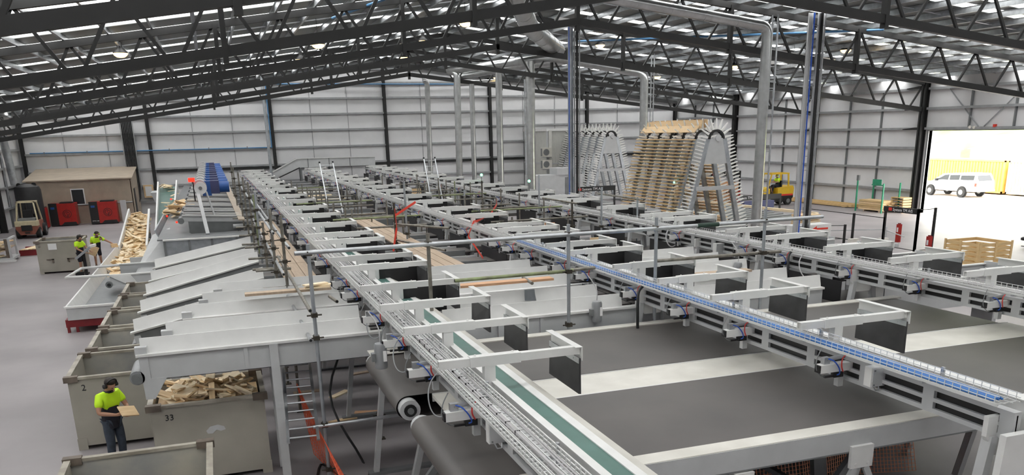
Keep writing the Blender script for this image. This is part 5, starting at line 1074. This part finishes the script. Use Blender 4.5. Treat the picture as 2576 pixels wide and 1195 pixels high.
def compressor(x0, x1, y, label):
    t = thing('air_compressor', label, 'compressor', ((x0+x1)/2, y, 0), 'red air compressors'); w_ = x1-x0; xb = x0+w_*.3
    obj('cabinet', MB().box(x0, x1, y+.02, y+1.2, .08, 1.58), 'red_paint', t); obj('control_side', MB().box(x0-.02, xb, y-.02, y+.4, .05, 1.6), 'black', t)
    obj('red_panel', MB().box(xb, x1, y-.01, y+.02, .1, 1.58), 'red_paint', t); obj('base_vent', MB().prism([(xb+.1, .05), (x1, .05), (x1-.1, .28), (xb+.35, .28)], 'y', y-.03, y), 'black', t); obj('top_vent', MB().box(xb+.2, x1-.15, y+.05, y+.9, 1.58, 1.66), 'black', t)
    c = ((xb+x1)/2, .85); ring = MB()
    for k in range(24):
        a, b = 2*PI*k/24, 2*PI*(k+1)/24; P = lambda r, th: (c[0]+r*math.cos(th), c[1]+r*math.sin(th))
        p = [P(.29, a), P(.29, b), P(.25, b), P(.25, a)]; ring.prism(p, 'y', y-.03, y-.01)
    for k in range(14):
        a, b = math.radians(70+17*k), math.radians(70+17*(k+1)); ring.prism([P(.19, a), P(.19, b), P(.15, b), P(.15, a)], 'y', y-.03, y-.01)
    Q = lambda r, th: (c[0]+.06+r*math.cos(th), c[1]+.02+r*math.sin(th))
    for k in range(12):
        a, b = math.radians(-100+24*k), math.radians(-100+24*(k+1)); ring.prism([Q(.11, a), Q(.11, b), Q(.07, b), Q(.07, a)], 'y', y-.03, y-.01)
    ring.box(c[0]+.0, c[0]+.04, y-.03, y-.01, c[1]-.24, c[1]-.02)
    obj('emblem', ring, 'dark_emblem', t)
    obj('screen', MB().box(x0+.1, x0+.35, y-.03, y-.02, 1.2, 1.35), 'motor_blue', t)
    if x0 > -9: text('lettering', 'CPVS 100', .11, 'sign_white', t, (x0+.06, y-.03, .22), (PI/2, 0, 0))
compressor(-11.2, -9.5, 67.75, 'left red air compressor with a round dark emblem')
compressor(-8.6, -6.82, 67.75, 'right red air compressor, beside the tan room end')
t = thing('air_dryer', 'black cabinet with a red side left of the compressors', 'cabinet', (-11.6, 65.8, 0))
obj('body', MB().box(-12.3, -11.2, 65.8, 67.0, .05, 1.5), 'black', t); obj('red_side', MB().box(-11.2, -11.17, 65.8, 67.0, .1, 1.45), 'red_paint', t); obj('fan_top', MB().tube((-11.75, 66.4, 1.5), (-11.75, 66.4, 1.62), .4, 16), 'midgrey', t, True); obj('plinth', MB().box(-12.2, -11.3, 65.9, 66.9, 0, .06), 'midgrey', t)
t = thing('air_tank', 'black domed air receiver tank behind the cream forklift', 'tank', (-11.75, 64.6, 0))
obj('shell', MB().lathe([(0, 0), (.75, 0), (.80, .1), (.80, 2.75), (.72, 2.98), (.45, 3.12), (0, 3.18)], (-11.75, 64.6, 0), 24), 'rubber', t, True)
for dx in (-.45, .45): obj('lifting_eye', MB().tube((-11.75+dx, 64.45, 3.1), (-11.75+dx, 64.55, 3.1), .14, 12), 'black', t)
t = thing('vent_duct', 'grey flue duct rising behind the black tank to the roof', 'duct', (-13.0, 66, 1))
obj('pipe', MB().path([(-12.9, 67, 3.0), (-13.0, 67, 5), (-13.1, 67, 6.2), (-13.1, 66.6, 6.7), (-13.1, 65.2, 6.9)], .26, 14), 'galv', t, True); obj('flue_lip', MB().tube((-13.1, 65.1, 6.9), (-13.1, 65.25, 6.9), .36, 14), 'galv', t, True); obj('side_pipe', MB().tube((-13.35, 66.8, 1.5), (-13.35, 66.8, 5.0), .06, 8), 'galv', t)
o = obj('grey_cabinet', MB().box(-13.4, -12.8, 55.0, 57.5, 0, 2.5).box(-13.43, -12.75, 54.95, 57.55, 2.5, 2.58), 'galv_blue'); tag(o, 'grey sheet-metal cabinet at the far left edge', 'cabinet')
o = obj('notice_board', MB().box(-5.35, -4.6, 74.85, 74.93, 1.3, 2.3), 'wood'); tag(o, 'wood framed notice board on the end wall by the cables', 'notice board'); obj('notice_paper', MB().box(-5.22, -4.73, 74.83, 74.85, 1.42, 2.18), 'sign_white', o)
# pallets rack with timber at far left foreground
t = thing('timber_stillage', 'white steel stillage full of short timber at the left edge', 'stillage', (-10.8, 48.8, 0))
for x in (-11.9, -10.15):
    for y in (48.7, 50.2): obj('post', MB().box(x-.05, x+.05, y-.05, y+.05, .1, 1.15), 'lightgrey', t)
obj('base', MB().box(-12.0, -10.05, 48.6, 50.3, .1, .2), 'lightgrey', t); obj('skid', MB().box(-12.0, -9.95, 48.5, 48.75, 0, .1), 'white', t); obj('top_rail', MB().box(-12.0, -10.1, 48.66, 48.74, 1.1, 1.18).box(-10.2, -10.1, 48.7, 50.2, 1.1, 1.18), 'lightgrey', t); obj('dark_post', MB().box(-10.35, -10.2, 48.65, 48.7, .2, 1.15), 'bin_corner', t)
def heapS(i): return (rnd.uniform(-11.75, -10.45), rnd.uniform(48.9, 50.0), .25+rnd.uniform(0, .45) if i % 2 else .75+rnd.uniform(0, .25)), .25
offcuts(16, heapS, 'offcuts in the stillage', 'timber block inside the white stillage at the left edge', ('wood_pale', 'ply', 'wood'), (.5, .8), (.2, .3), 30)
o = obj('stillage_shelf', MB().box(-11.9, -10.15, 48.75, 50.2, .66, .70), 'ply'); tag(o, 'shelf board inside the white stillage', 'shelf')
for i in range(6):
    o = obj('loose_plank', MB().box(-10.0+.17*i, -9.85+.17*i, 50.6+.1*i, 53.2, .32-.0*i, .36).turn(-.25, (-9.6, 51, 0)), 'wood_pale' if i % 2 else 'wood'); tag(o, f'{["first","second","third","fourth","fifth","sixth"][i]} loose plank from the left, on red bearers by the stillage', 'plank', 'loose planks by the stillage')
for i, y in enumerate((50.9, 52.6)):
    o = obj('red_bearer', MB().box(-10.2, -8.6, y, y+.1, 0, .3), 'dark_red'); tag(o, ['front', 'rear'][i] + ' dark red bearer under the loose planks', 'bearer', 'red bearers')
# ================================================================ FORKLIFTS
def wheel(t, x, y, r, wd, axis='x', hub='midgrey'):
    a = (x-wd/2, y, r) if axis == 'x' else (x, y-wd/2, r); b = (x+wd/2, y, r) if axis == 'x' else (x, y+wd/2, r)
    p = obj('wheel', MB().tube(a, b, r, 20), 'tyre', t, True); d = Vector(b)-Vector(a)
    obj('hub', MB().tube(Vector(a)-d*.04, Vector(b)+d*.04, r*.5, 14), hub, p, True)
FX, FY = -11.35, 60.4
t = thing('forklift', 'old cream and red forklift seen from behind, by the black tank', 'forklift', (FX, FY, 0), 'forklifts')
obj('counterweight', MB().prism([(FX-.62, .85), (FX+.62, .85), (FX+.62, .6), (FX+.4, .25), (FX-.4, .25), (FX-.62, .6)], 'y', FY-.35, FY+.3), 'fl_red', t); obj('tail_panel', MB().box(FX-.64, FX+.64, FY-.38, FY+.25, .78, 1.08), 'fl_cream', t)
obj('grille', MB().box(FX-.3, FX+.3, FY-.40, FY-.36, .5, .84), 'black', t); obj('tow_hitch', MB().box(FX-.14, FX+.14, FY-.38, FY-.34, .32, .42), 'black', t)
obj('body', MB().box(FX-.6, FX+.6, FY+.25, FY+1.9, .3, 1.0), 'fl_red', t); obj('hood', MB().box(FX-.5, FX+.5, FY+.0, FY+.8, 1.05, 1.22), 'midgrey', t); obj('seat', MB().box(FX-.25, FX+.25, FY+.7, FY+.85, 1.2, 1.7).box(FX-.25, FX+.25, FY+.7, FY+1.2, 1.1, 1.22), 'black', t)
obj('dashboard', MB().box(FX-.4, FX+.4, FY+1.5, FY+1.6, 1.0, 1.4), 'black', t); obj('steering_wheel', MB().tube((FX, FY+1.35, 1.42), (FX, FY+1.38, 1.45), .18, 14), 'black', t)
for sx in (-1, 1):
    obj('roof_post', MB().bar((FX+sx*.58, FY+.15, 1.05), (FX+sx*.46, FY+.45, 2.2), .08, .08), 'fl_cream', t); obj('roof_post', MB().bar((FX+sx*.56, FY+1.75, 1.0), (FX+sx*.46, FY+1.5, 2.2), .07, .07), 'fl_cream', t); obj('mast', MB().box(FX+sx*.32-.06, FX+sx*.32+.06, FY+2.0, FY+2.15, .1, 2.2), 'black_steel', t)
    wheel(t, FX+sx*.56, FY+.1, .34, .26); wheel(t, FX+sx*.62, FY+1.6, .4, .28)
obj('roof_guard', MB().box(FX-.52, FX+.52, FY+.40, FY+.48, 2.16, 2.24).box(FX-.52, FX+.52, FY+1.46, FY+1.54, 2.16, 2.24).box(FX-.52, FX-.44, FY+.4, FY+1.54, 2.16, 2.24).box(FX+.44, FX+.52, FY+.4, FY+1.54, 2.16, 2.24), 'fl_cream', t)
for k in range(4): obj('roof_bar', MB().box(FX-.44, FX+.44, FY+.62+.22*k, FY+.66+.22*k, 2.18, 2.22), 'fl_cream', t)
GX, GY = 39.3, 53.6
t = thing('forklift', 'yellow forklift with a driver, standing near the right wall', 'forklift', (GX, GY, 0), 'forklifts')
# points toward -x ; length along x
obj('chassis', MB().prism([(GX-1.25, .25), (GX+1.0, .25), (GX+1.25, .55), (GX+1.25, .75), (GX-1.3, .75)], 'y', GY-.55, GY+.55), 'black_steel', t); obj('counterweight', MB().prism([(GX-.1, .72), (GX+1.25, .72), (GX+1.3, 1.2), (GX+1.2, 1.38), (GX-.1, 1.25)], 'y', GY-.55, GY+.55), 'yellow', t)
obj('cowl', MB().prism([(GX-1.3, .72), (GX-.75, .72), (GX-.75, 1.2), (GX-1.0, 1.35), (GX-1.3, 1.2)], 'y', GY-.5, GY+.5), 'yellow', t); obj('floor_step', MB().box(GX-.75, GX-.1, GY-.5, GY+.5, .7, .78), 'black', t); obj('seat', MB().box(GX-.05, GX+.4, GY-.25, GY+.25, 1.2, 1.32).box(GX+.35, GX+.45, GY-.25, GY+.25, 1.3, 1.75), 'black', t)
for sy in (-1, 1):
    obj('roof_post', MB().bar((GX+.85, GY+sy*.48, 1.3), (GX+.8, GY+sy*.45, 2.25), .1, .08), 'yellow', t); obj('roof_post', MB().bar((GX-.95, GY+sy*.48, 1.2), (GX-.65, GY+sy*.45, 2.25), .07, .07), 'yellow', t); obj('mast_rail', MB().box(GX-1.62, GX-1.48, GY+sy*.3-.06, GY+sy*.3+.06, .08, 3.05), 'black_steel', t)
    wheel(t, GX-.9, GY+sy*.5, .36, .24, 'y'); wheel(t, GX+.8, GY+sy*.5, .31, .22, 'y'); obj('fork', MB().box(GX-2.7, GX-1.6, GY+sy*.25-.05, GY+sy*.25+.05, .08, .12), 'black_steel', t)
obj('roof_guard', MB().box(GX-.7, GX+.86, GY-.5, GY-.42, 2.22, 2.32).box(GX-.7, GX+.86, GY+.42, GY+.5, 2.22, 2.32).box(GX-.7, GX-.62, GY-.42, GY+.42, 2.22, 2.32).box(GX+.78, GX+.86, GY-.42, GY+.42, 2.22, 2.32), 'yellow', t)
obj('mast_cross', MB().box(GX-1.6, GX-1.5, GY-.3, GY+.3, 2.9, 3.05).box(GX-1.6, GX-1.5, GY-.3, GY+.3, 1.4, 1.5), 'black_steel', t); obj('steering', MB().tube((GX-.55, GY, 1.3), (GX-.5, GY, 1.36), .17, 12), 'black', t); obj('red_stripe', MB().box(GX-.2, GX+1.2, GY-.56, GY-.55, .68, .8), 'sign_red', t)
# ================================================================ OUTSIDE THE DOOR
o = struct('ground_outside', MB().box(XR+.3, 190, -30, 150, -.3, -.02), 'gravel')
t = thing('pickup', 'white pickup with canopy parked outside the open door', 'car', (55.4, 52.4, 0))
cx0, cx1 = 54.45, 56.3
body = [(55.15, .45), (55.2, .85), (54.9, 1.02), (53.9, 1.12), (52.95, 1.70), (51.2, 1.80), (49.95, 1.78), (49.7, 1.2), (49.62, .6), (49.75, .45)]
bm = MB(); n = len(body)
inset = lambda z: .0 if z < 1.15 else .16*(z-1.15)/.65
bm.add([(cx0+inset(z), y, z) for y, z in body]+[(cx1-inset(z), y, z) for y, z in body], [(k, (k+1) % n, n+(k+1) % n, n+k) for k in range(n)]+[tuple(range(n)), tuple(range(2*n-1, n-1, -1))]); obj('body', bm, 'carpaint', t)
for (ya, yb, yc, yd) in ((53.55, 52.75, 52.35, 52.35), (52.25, 52.25, 51.3, 51.3), (51.2, 51.2, 49.95, 49.95)):
    obj('side_window', MB().add([(cx0+.02, ya if ya != yb else ya, 1.2), (cx0+.10, yb, 1.62), (cx0+.10, yc, 1.66), (cx0+.02, yd, 1.2)], [(0, 1, 2, 3)]), 'glass_dark', t)
obj('rear_window', MB().add([(cx0+.25, 49.66, 1.25), (cx1-.25, 49.66, 1.25), (cx1-.3, 49.90, 1.66), (cx0+.3, 49.90, 1.66)], [(0, 1, 2, 3)]), 'glass_dark', t); obj('tail_light', MB().box(cx0-.01, cx0+.05, 49.64, 49.8, .85, 1.1), 'sign_red', t); obj('bumper', MB().box(cx0+.1, cx1-.1, 49.45, 49.65, .45, .6), 'midgrey', t); obj('mirror', MB().box(cx0-.2, cx0, 53.3, 53.45, 1.15, 1.32), 'black', t)
for y in (53.95, 50.89):
    for x in (cx0+.06, cx1-.06):
        wheel(t, x+(-.06 if x < 55 else .06), y, .38, .26, 'x', 'lightgrey')
        obj('wheel_arch', MB().tube((x-(.10 if x < 55 else .02), y, .40), (x+(.02 if x < 55 else .10), y, .40), .45, 18), 'black', t)
def container(y0, y1, m, label):
    t = thing('shipping_container', label, 'container', (60, (y0+y1)/2, 0), 'shipping containers')
    obj('shell', MB().box(58.5, 60.9, y0, y1, .1, 2.6), m, t); n = int((y1-y0)/.28)
    for k in range(n): obj('corrugation', MB().box(58.45, 58.5, y0+k*.28+.06, y0+k*.28+.20, .25, 2.45), m, t)
    obj('frame', MB().box(58.42, 58.5, y0, y1, 2.48, 2.62).box(58.42, 58.5, y0, y1, .1, .25).box(58.42, 58.5, y0, y0+.12, .1, 2.6).box(58.42, 58.5, y1-.12, y1, .1, 2.6), m, t)
container(50.8, 62.8, 'container', 'orange-yellow corrugated shipping container outside behind the pickup')
container(44.4, 50.5, 'container_pale', 'pale shipping container outside at the right edge of the door')
hl = MB(); N = 24
for i in range(N+1):
    for j in range(N+1):
        x = 75+3.2*i; y = 10+6*j; z = -.5+ (i/N)**.8*26 + 1.2*math.sin(i*.9+j*.7)+.9*math.sin(j*1.3); hl.v.append((x, y, max(z, -.3)))
for i in range(N):
    for j in range(N):
        a = i*(N+1)+j; hl.f.append((a, a+1, a+N+2, a+N+1))
o = obj('hillside', hl, 'grass_hill', None, True); o['kind'] = 'structure'
for i, (x, y, w_, d_, h_, m) in enumerate([(70, 60, 6, 5, 3.0, 'white'), (72, 50, 7, 8, 2.9, 'white'), (69, 69, 4, 4, 2.8, 'white')]):
    t = thing('site_building', ['white site building behind the orange container', 'wide white site building behind the pale container', 'small white site building at the left of the door view'][i], 'building', (x, y, 0), 'site buildings')
    obj('walls', MB().box(x, x+w_, y, y+d_, -.1, h_), m, t); obj('roof', MB().prism([(y-.2, h_), (y+d_+.2, h_), (y+d_/2, h_+.5)], 'x', x-.2, x+w_+.2), 'lightgrey', t); obj('window', MB().box(x-.03, x, y+d_*.4, y+d_*.6, h_-1.4, h_-.6), 'lightgrey', t); obj('door', MB().box(x-.03, x, y+d_*.1, y+d_*.25, 0, 2.1), 'midgrey', t)
# ================================================================ PEOPLE
def skin_mesh(V, R, E, root, sub=2):
    me = bpy.data.meshes.new('sk'); me.from_pydata(V, E, []); ob = bpy.data.objects.new('sk', me); COL.objects.link(ob)
    md = ob.modifiers.new('s', 'SKIN'); md.use_smooth_shade = True
    for i, r in enumerate(R):
        s = me.skin_vertices[0].data[i]; s.radius = r if isinstance(r, tuple) else (r, r); s.use_root = (i == root)
    sb = ob.modifiers.new('u', 'SUBSURF'); sb.levels = sub; sb.render_levels = sub
    bpy.context.view_layer.update(); dg = bpy.context.evaluated_depsgraph_get()
    out = bpy.data.meshes.new_from_object(ob.evaluated_get(dg)); bpy.data.objects.remove(ob); bpy.data.meshes.remove(me)
    return [tuple(v.co) for v in out.vertices], [tuple(p.vertices) for p in out.polygons]
def person(loc, rz, label, J, legs_m='jeans', shorts=False, board=None, muff='black', group='people', bulk=1.0):
    """J: joint positions in local space, forward is -y, z up from the floor"""
    t = thing('person', label, 'person', loc, group, rz)
    T = lambda a, b, f: tuple(a[i]+(b[i]-a[i])*f for i in range(3))
    pel, ch, nk, hd = J['pelvis'], J['chest'], J['neck'], J['head']
    ids = {}; V = []; R = []; E = []
    def add(k, p, r, par=None):
        ids[k] = len(V); V.append(tuple(p)); R.append(r)
        if par is not None: E.append((ids[par], ids[k]))
    b = bulk
    add('pel', pel, (.145*b, .115*b)); add('waist', T(pel, ch, .45), (.14*b, .105*b), 'pel'); add('ch', ch, (.165*b, .115*b), 'waist'); add('nb', T(ch, nk, .75), (.09, .08), 'ch'); add('nk', nk, .058, 'nb')
    add('jaw', T(nk, hd, .45), (.07, .078), 'nk'); add('hd', hd, (.082, .10), 'jaw'); add('top', T(nk, hd, 1.55), (.066, .078), 'hd')
    for s in ('l', 'r'):
        add(s+'sh', J[s+'sh'], .068*b, 'ch'); add(s+'el', J[s+'el'], .045, s+'sh'); add(s+'fm', T(J[s+'el'], J[s+'wr'], .4), .042, s+'el'); add(s+'wr', J[s+'wr'], .028, s+'fm'); add(s+'pm', J[s+'pm'], (.04, .024), s+'wr')
        add(s+'hip', J[s+'hip'], .098*b, 'pel'); add(s+'kn', J[s+'kn'], .062, s+'hip'); add(s+'cf', T(J[s+'kn'], J[s+'an'], .35), .058, s+'kn'); add(s+'an', J[s+'an'], .042, s+'cf'); a = J[s+'an']; add(s+'to', (a[0], a[1]-.16, max(.03, a[2]-.06)), .036, s+'an')
    v, f = skin_mesh(V, R, E, 0); mb = MB(); mb.v = list(v); mb.f = list(f)
    for s, sg in (('l', 1), ('r', -1)):      # five fingers on each palm
        p = Vector(J[s+'pm']); d = (p-Vector(J[s+'wr'])).normalized(); up = Vector((0, 0, 1)); sd = d.cross(up)
        sd = sd.normalized() if sd.length > .1 else Vector((1, 0, 0)); nrm = sd.cross(d).normalized()
        for k, (o, ln) in enumerate(((-.030, .062), (-.010, .075), (.011, .070), (.030, .055))):
            q = p+d*.03+sd*o; mb.path([q, q+d*ln*.5-nrm*.006, q+d*ln*.85-nrm*.022, q+d*ln-nrm*.045], .009, 6)
        q = p-d*.005-sd*.03*sg; mb.path([q, q+d*.025-sd*.028*sg-nrm*.01, q+d*.055-sd*.03*sg-nrm*.02], .010, 6)
    # nose and ears belong to the same skin
    h = Vector(hd); F_ = Vector(J.get('face', (0, -1, -.1))).normalized(); sx = F_.cross(Vector((0, 0, 1))).normalized(); ux = sx.cross(F_)
    mb.hexa([h+F_*.09-sx*.012-ux*.03, h+F_*.09+sx*.012-ux*.03, h+F_*.125+sx*.012-ux*.035, h+F_*.125-sx*.012-ux*.035], [h+F_*.085-sx*.006+ux*.025, h+F_*.085+sx*.006+ux*.025, h+F_*.10+sx*.006+ux*.02, h+F_*.10-sx*.006+ux*.02])
    for s in (-1, 1): c = h+sx*s*.085; mb.ball(c, .018, .022, .032, 8, 6)
    obj('body', mb, 'skin', t, True, local=True)
    fc = MB()
    for s in (-1, 1): c = h+F_*.094+sx*s*.032+ux*.02; fc.ball(c, .012, .010, .008, 6, 5)
    fc.box(0, 0, 0, 0, 0, 0) if False else None
    obj('eyes', fc, 'hair', t, local=True)
    c = h+F_*.092-ux*.062; obj('mouth', MB().bar(c-sx*.022, c+sx*.022, .012, .008), 'fl_red', t, local=True)
    hb = MB().ball(h+ux*.068-F_*.035, .094, .104, .075, 14, 9); hb.ball(h-F_*.055+ux*.015, .084, .070, .085, 12, 8); obj('hair', hb, 'hair', t, True, local=True)
    mf = MB(); 
    for s in (-1, 1):
        c = h+sx*s*.098; mf.tube(c-sx*s*.01, c+sx*s*.035, .042, 12)
    obj('ear_cups', mf, muff, t, True, local=True); pts = [h+sx*(.115*math.cos(a))+ux*(.155*math.sin(a)) for a in [PI*k/10 for k in range(11)]]
    obj('headband', MB().path(pts, .012, 6), 'black', t, True, local=True)
    # clothing grown from the same joints
    def cloth(name, keys, rads, edges, root, m):
        vv, ff = skin_mesh([k for k in keys], rads, edges, root); q = MB(); q.v = vv; q.f = ff; obj(name, q, m, t, True, local=True)
    W = T(pel, ch, .45); K = 1.13
    cloth('shirt', [T(pel, ch, .36), ch, T(ch, nk, .62), J['lsh'], T(J['lsh'], J['lel'], .72), J['rsh'], T(J['rsh'], J['rel'], .72)], [(.17*b, .128*b), (.192*b, .135*b), (.095, .09), .086*b, .075, .086*b, .075], [(0, 1), (1, 2), (1, 3), (3, 4), (1, 5), (5, 6)], 1, 'hivis')
    obj('shirt_lower', ringtube([(T(pel, ch, f), rx*b, ry*b) for f, rx, ry in ((-.42, .168, .135), (-.2, .175, .14), (.1, .172, .138), (.45, .168, .132), (.75, .165, .12))], 20), 'navy', t, True, local=True)
    obj('collar', MB().path([Vector(nk)+Vector((.075*math.cos(a), .07*math.sin(a), -.035)) for a in [2*PI*k/12 for k in range(13)]], .022, 6), 'navy', t, True, local=True)
    fr = .72 if shorts else .97
    def lg(s): 
        hp, kn, an = J[s+'hip'], J[s+'kn'], J[s+'an']
        return ([hp, T(hp, kn, .5), T(hp, kn, .93)] if shorts else [hp, T(hp, kn, .5), kn, T(kn, an, .5), T(kn, an, .95)])
    lk, rk = lg('l'), lg('r'); n = len(lk); rr = [.098*b, .10, .098] if shorts else [.098*b, .096, .080, .072, .066]
    cloth('shorts' if shorts else 'trousers', [pel]+lk+rk, [(.125*b, .11*b)]+rr+rr, [(0, 1)]+[(i, i+1) for i in range(1, n)]+[(0, n+1)]+[(i, i+1) for i in range(n+1, 2*n)], 0, legs_m)
    bt = MB()
    for s in ('l', 'r'):
        a = J[s+'an']; bt.box(a[0]-.05, a[0]+.05, a[1]-.20, a[1]+.07, a[2]-.09, a[2]-.02).ball((a[0], a[1]-.01, a[2]-.01), .055, .065, .07, 10, 7)
    obj('boots', bt, 'boot', t, local=True)
    return t
base = dict(pelvis=(0, 0, .95), chest=(0, -.02, 1.30), neck=(0, -.05, 1.52), head=(0, -.10, 1.63), face=(0, -1, -.35),
            lsh=(.185, -.02, 1.42), rsh=(-.185, -.02, 1.42), lhip=(.09, 0, .90), rhip=(-.09, 0, .90), lkn=(.11, -.03, .50), rkn=(-.11, -.03, .50), lan=(.12, .02, .09), ran=(-.12, .02, .09))
# man in the foreground looking down at a board in both hands; board ~1.08 m up
J = dict(base); J.update(head=(0, -.13, 1.61), face=(0, -.8, -.6), lel=(.27, -.10, 1.16), lwr=(.13, -.32, 1.10), lpm=(.07, -.38, 1.10), rel=(-.29, -.09, 1.15), rwr=(-.10, -.30, 1.10), rpm=(-.03, -.35, 1.11))
AZ = math.radians(42)
p1 = person((-2.25, 16.0, 0), AZ, 'man in hi-vis yellow and navy polo and jeans, studying a board beside bin 33', J, 'jeans')
c, s = math.cos(AZ), math.sin(AZ); bx, by = -.0+.05, -.44
o = obj('held_board', MB().box(-.17, .17, -.012, .012, -.11, .11), 'wood'); o.location = (-2.25+bx*c-by*s, 16.0+bx*s+by*c, 1.15); o.rotation_euler = (-.85, .25, AZ); tag(o, 'small pine board held by the man in the foreground', 'board')
# worker at the sloped terminal
J = dict(base); J.update(face=(.2, -1, -.3), lel=(.25, -.12, 1.17), lwr=(.20, -.36, 1.05), lpm=(.19, -.43, 1.03), rel=(-.25, -.10, 1.17), rwr=(-.10, -.34, 1.02), rpm=(-.06, -.41, 1.0))
person((-6.05, 42.3, 0), math.radians(50), 'worker in hi-vis yellow polo and dark shorts at the sloped screen stand', J, 'navy', True)
# worker reaching to the trough
J = dict(base); J.update(chest=(.05, -.10, 1.27), neck=(.08, -.16, 1.48), head=(.10, -.22, 1.58), face=(.3, -.9, -.4), lsh=(.22, -.10, 1.40), rsh=(-.13, -.08, 1.39), lel=(.50, -.18, 1.24), lwr=(.75, -.22, 1.08), lpm=(.82, -.22, 1.04), rel=(-.20, -.05, 1.10), rwr=(-.20, -.12, .86), rpm=(-.20, -.14, .79))
person((-5.60, 44.2, 0), math.radians(8), 'worker with green ear muffs reaching toward the wood trough', J, 'navy', True, muff='hivis', bulk=1.12)
for i, (x, y, z, r) in enumerate([(-4.78, 44.0, .97, .3), (-4.80, 44.0, 1.06, .1)]):
    o = obj('held_block', MB().box(x-.15, x+.15, y-.05, y+.05, z-.045, z+.045).turn(r, (x, y, 0)), 'wood'); tag(o, ['lower', 'upper'][i] + ' wood block under the reaching hand at the trough', 'wood piece', 'blocks in the reaching hand')
o = obj('handed_board', MB().box(-.16, .16, -.012, .012, -.22, .22), 'wood'); o.location = (-5.5, 42.4, 1.0); o.rotation_euler = (.2, .5, .3); tag(o, 'tan board held up beside the sloped screen stand', 'board')
# terminal
t = thing('screen_stand', 'sloped grey screen on a black floor stand beside the far bin', 'stand', (-5.8, 41.3, 0))
obj('screen_case', MB().bar((-6.1, 41.3, .85), (-5.45, 41.3, 1.32), .10, .45, (0, 1, 0)), 'galv_blue', t); obj('screen_top', MB().bar((-5.47, 41.3, 1.34), (-5.25, 41.3, 1.38), .10, .45, (0, 1, 0)), 'white', t)
obj('pole', MB().box(-5.86, -5.74, 41.3, 41.42, .05, 1.05), 'black', t); obj('foot', MB().lathe([(0, .06), (.22, .05), (.30, .02), (.30, 0)], (-5.8, 41.35, 0), 18), 'black', t); obj('pedal', MB().box(-6.25, -5.9, 41.3, 41.5, .05, .22), 'black', t)
# forklift driver
J = dict(base); J.update(pelvis=(0, .08, .12), chest=(0, .06, .46), neck=(0, .02, .68), head=(0, -.03, .79), face=(0, -1, -.1), lsh=(.185, .05, .58), rsh=(-.185, .05, .58), lel=(.25, -.1, .36), lwr=(.14, -.36, .34), lpm=(.11, -.43, .36), rel=(-.25, -.1, .36), rwr=(-.14, -.36, .34), rpm=(-.11, -.43, .36), lhip=(.09, .06, .10), rhip=(-.09, .06, .10), lkn=(.12, -.36, .10), rkn=(-.12, -.36, .10), lan=(.12, -.45, -.38), ran=(-.12, -.45, -.38))
person((GX+.15, GY, 1.30), math.radians(-90), 'forklift driver in hi-vis vest with green ear muffs', J, 'navy', muff='hivis')
